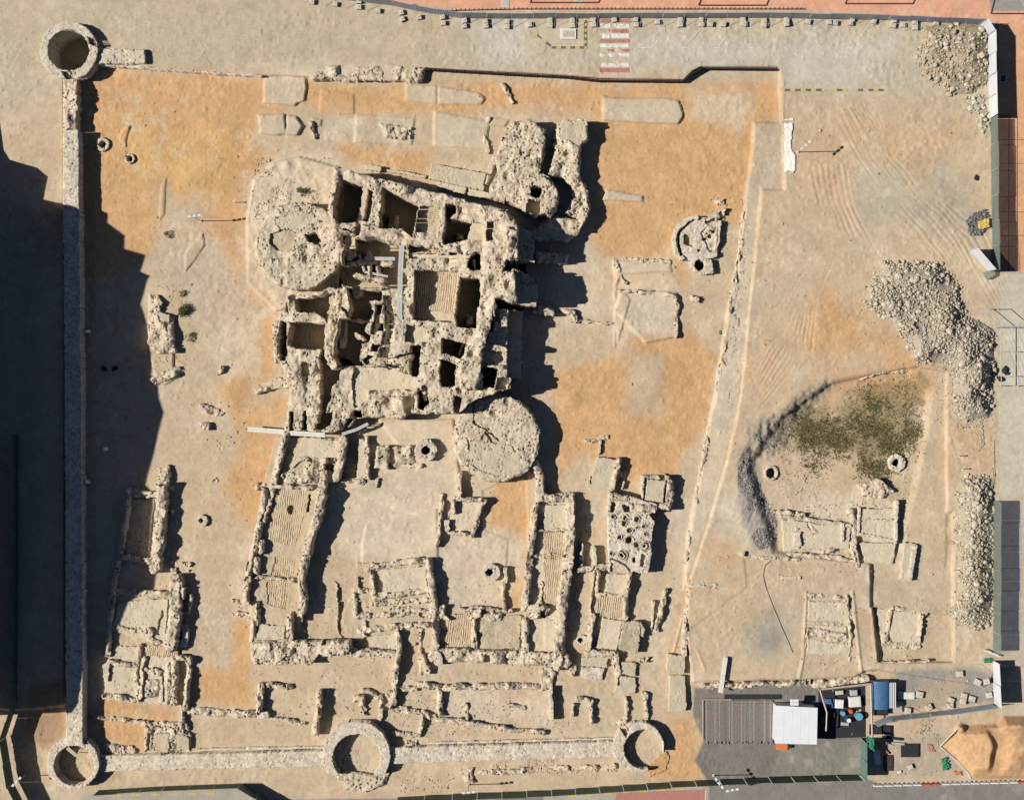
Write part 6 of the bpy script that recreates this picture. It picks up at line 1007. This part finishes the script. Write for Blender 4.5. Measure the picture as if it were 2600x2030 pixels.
for hi, (nm, lab, sh, hh, n, colr, (s0, s1)) in enumerate(heaps):
    x0, y0, x1, y1 = sh.bb(); px = rs.uniform(x0 - 6, x1 + 6, n * 5); py = rs.uniform(y0 - 6, y1 + 6, n * 5); d = sh.sd(px + 16 * vnoise(px, py, 22, 3), py + 16 * vnoise(px, py, 22, 5)); ok = d < np.where(rs.uniform(0, 1, len(d)) > .82, 16 * rs.uniform(0, 1, len(d)) ** 2 + 2, 2); px, py, d = px[ok][:n], py[ok][:n], d[ok][:n]
    V = []; F = []; Cc = []; base = 0
    zb = hh * np.clip(-d / 34, 0, 1) ** .8 * (.75 + .7 * vnoise(px, py, 50, 8))
    szs = (s0 * .7 + (s1 - s0 * .7) * rs.uniform(0, 1, len(px)) ** 1.6) * np.where(rs.uniform(0, 1, len(px)) > .94, 1.7, 1)
    order = np.argsort(-szs); quota = {0: 60, 1: 20, 2: 140, 3: 80}[hi]
    for r_, i in enumerate(order):
        g0 = gz(px[i], py[i]); s = szs[i] * S * .5; z = g0 + max(zb[i], 0) + s * .2 + rs.uniform(-.1, .1); x, y, _ = W(px[i], py[i], z)
        if r_ < quota: cand.append((hi, x, y, z + s * .35, s, int(rs.randint(10)), rs.uniform(0, 6.28))); continue
        v, f = ICO[rs.randint(10)]; a = rs.uniform(0, 6.28); c_, q_ = math.cos(a), math.sin(a); vv = v * s; vv = np.stack([vv[:, 0] * c_ - vv[:, 1] * q_, vv[:, 0] * q_ + vv[:, 1] * c_, vv[:, 2]], 1) + (x, y, z)
        V.append(vv); F.append(f + base); base += 12; Cc.append(np.tile(np.array(colr) * rs.uniform(.72, 1.28) * (1, rs.uniform(.96, 1.03), rs.uniform(.9, 1.08)), (12, 1)))
    # packed core under the loose stones
    xs = np.arange(x0 - 4, x1 + 4, 4.0); ys = np.arange(y0 - 4, y1 + 4, 4.0); X, Y = np.meshgrid(xs, ys); D = sh.sd(X, Y); Zc = np.array([[gz(a, b_) for a in xs] for b_ in ys]) + np.where(D < 4, hh * np.clip(-D / 34, 0, 1) ** .8 * (.75 + .7 * vnoise(X, Y, 50, 8)) - .03 + .12 * vnoise(X, Y, 7, 4), -.5)
    sc = S * (H - Zc) / H; VV = np.stack([(X - CX) * sc, (CY - Y) * sc, Zc], -1).reshape(-1, 3); ny, nx = X.shape; idx = np.arange(nx * ny).reshape(ny, nx) + base; FF = np.stack([idx[1:, :-1], idx[1:, 1:], idx[:-1, 1:], idx[:-1, :-1]], -1).reshape(-1, 4)
    FT = np.concatenate([FF[:, [0, 1, 2]], FF[:, [0, 2, 3]]])
    o = mesh_np(nm, np.concatenate(V + [VV]), np.concatenate(F + [FT]), M['loose'], None, np.concatenate(Cc + [np.tile(np.array(colr) * .8, (len(VV), 1))])); tag(o, lab, 'rubble', kind='stuff')
hl = ('rough stone lying on the north-east rubble heap', 'pale boulder in the small spill below the north-east heap', 'larger stone lying on the biggest grey-white rubble heap', 'larger stone lying on the southern rubble bank by the green fence')
protos = []
for k in range(10):
    v, f = ICO[k]; me = bpy.data.meshes.new('stone_shape'); me.from_pydata([tuple(p) for p in v], [], [tuple(int(i) for i in q) for q in f]); me.update(); me.materials.append(M['rubble' if k % 2 else 'pale']); protos.append(me)
for hi, x, y, z, s, k, a in cand:
    o = bpy.data.objects.new('rubble_stone', protos[k]); COL.objects.link(o); o.location = (x, y, z); o.scale = (s * 1.15, s * 1.15, s); o.rotation_euler = (0, 0, a); tag(o, hl[hi], 'stone', hl[hi].replace('larger ', '').replace('rough ', '') + 's')
# scattered stones over the dig: small debris as ground stuff
zones = [(P(380, 720, 480, 720, 470, 970, 390, 990), 160), (P(640, 480, 860, 420, 860, 560, 640, 700), 200), (P(700, 940, 900, 950, 890, 1100, 720, 1095), 160), (P(1260, 320, 1500, 320, 1500, 560, 1260, 520), 260), (P(2180, 1190, 2330, 1190, 2300, 1300, 2170, 1290), 130), (P(1980, 1200, 2110, 1150, 2090, 1270, 1980, 1260), 90), (P(500, 1010, 640, 1030, 620, 1150, 520, 1150), 70), (P(1000, 1760, 1400, 1730, 1390, 1870, 1010, 1870), 160), (P(1170, 1930, 1560, 1925, 1570, 1960, 1180, 1965), 220), (P(2330, 1820, 2400, 1820, 2390, 1890, 2340, 1890), 160), (P(2110, 960, 2300, 930, 2330, 960, 2130, 1000), 110), (P(1840, 1010, 1880, 500, 1900, 560, 1860, 1040), 160), (P(1010, 1980, 1160, 1960, 1130, 2010, 1000, 2010), 90), (P(600, 1520, 1480, 1400, 1480, 1700, 640, 1690), 700), (P(880, 420, 1300, 540, 1300, 990, 700, 1050), 500), (P(1790, 1760, 2200, 1720, 2200, 1745, 1800, 1752), 130), (P(220, 200, 1960, 220, 1960, 1700, 220, 1780), 500), (P(1930, 240, 2500, 250, 2400, 1700, 1800, 1700), 380), (P(2220, 1700, 2520, 1700, 2480, 1970, 2220, 1970), 200)]
zones += [(P(2488, 1050, 2524, 1050, 2526, 1230, 2484, 1230), 1100), (P(2420, 1020, 2510, 1060, 2500, 1110, 2430, 1090), 160), (P(2440, 1190, 2510, 1170, 2510, 1220, 2440, 1230), 160), (P(2160, 700, 2260, 900, 2400, 930, 2430, 1050, 2380, 1080, 2200, 930), 260), (P(1700, 500, 1870, 490, 1850, 720, 1700, 700), 160), (P(640, 400, 860, 400, 850, 560, 640, 560), 260), (P(1980, 1290, 2300, 1260, 2320, 1480, 1990, 1440), 400), (P(2040, 1490, 2360, 1520, 2360, 1690, 2040, 1690), 260), (P(640, 1700, 1450, 1700, 1450, 1870, 640, 1870), 400)] + [(P(1872, 1170, 1900, 1130, 1925, 1200, 1935, 1250, 1972, 1320, 1972, 1385, 1925, 1395, 1890, 1330, 1874, 1250), 1500), (P(1905, 1100, 2000, 1040, 2095, 968, 2110, 985, 2050, 1050, 2000, 1110, 1950, 1150), 900)]
V = []; F = []; Cc = []; base = 0
for zi, (sh, n) in enumerate(zones):
    tc = (.42, .35, .26) if zi < len(zones) - 2 else (.22, .20, .185)
    x0, y0, x1, y1 = sh.bb()
    px = rs.uniform(x0, x1, n * 3); py = rs.uniform(y0, y1, n * 3); ok = (sh.sd(px, py) < 0) & (fbm(px, py, 60, 4, 2) > -.15); px, py = px[ok][:n], py[ok][:n]
    for x_, y_ in zip(px, py):
        s = S * rs.uniform(1.2, 3.2) * .7 * (1.7 if rs.uniform() > .95 else 1); z = gz(x_, y_) + s * .3; x, y, _ = W(x_, y_, z); v, f = ICO[rs.randint(10)]
        V.append(v * s + (x, y, z)); F.append(f + base); base += 12; Cc.append(np.tile(np.array(tc) * rs.uniform(.6, 1.35), (12, 1)))
o = mesh_np('loose_stones', np.concatenate(V), np.concatenate(F), M['loose'], None, np.concatenate(Cc)); tag(o, 'scattered small stones and crumbs over the whole dig', 'stones', kind='stuff')
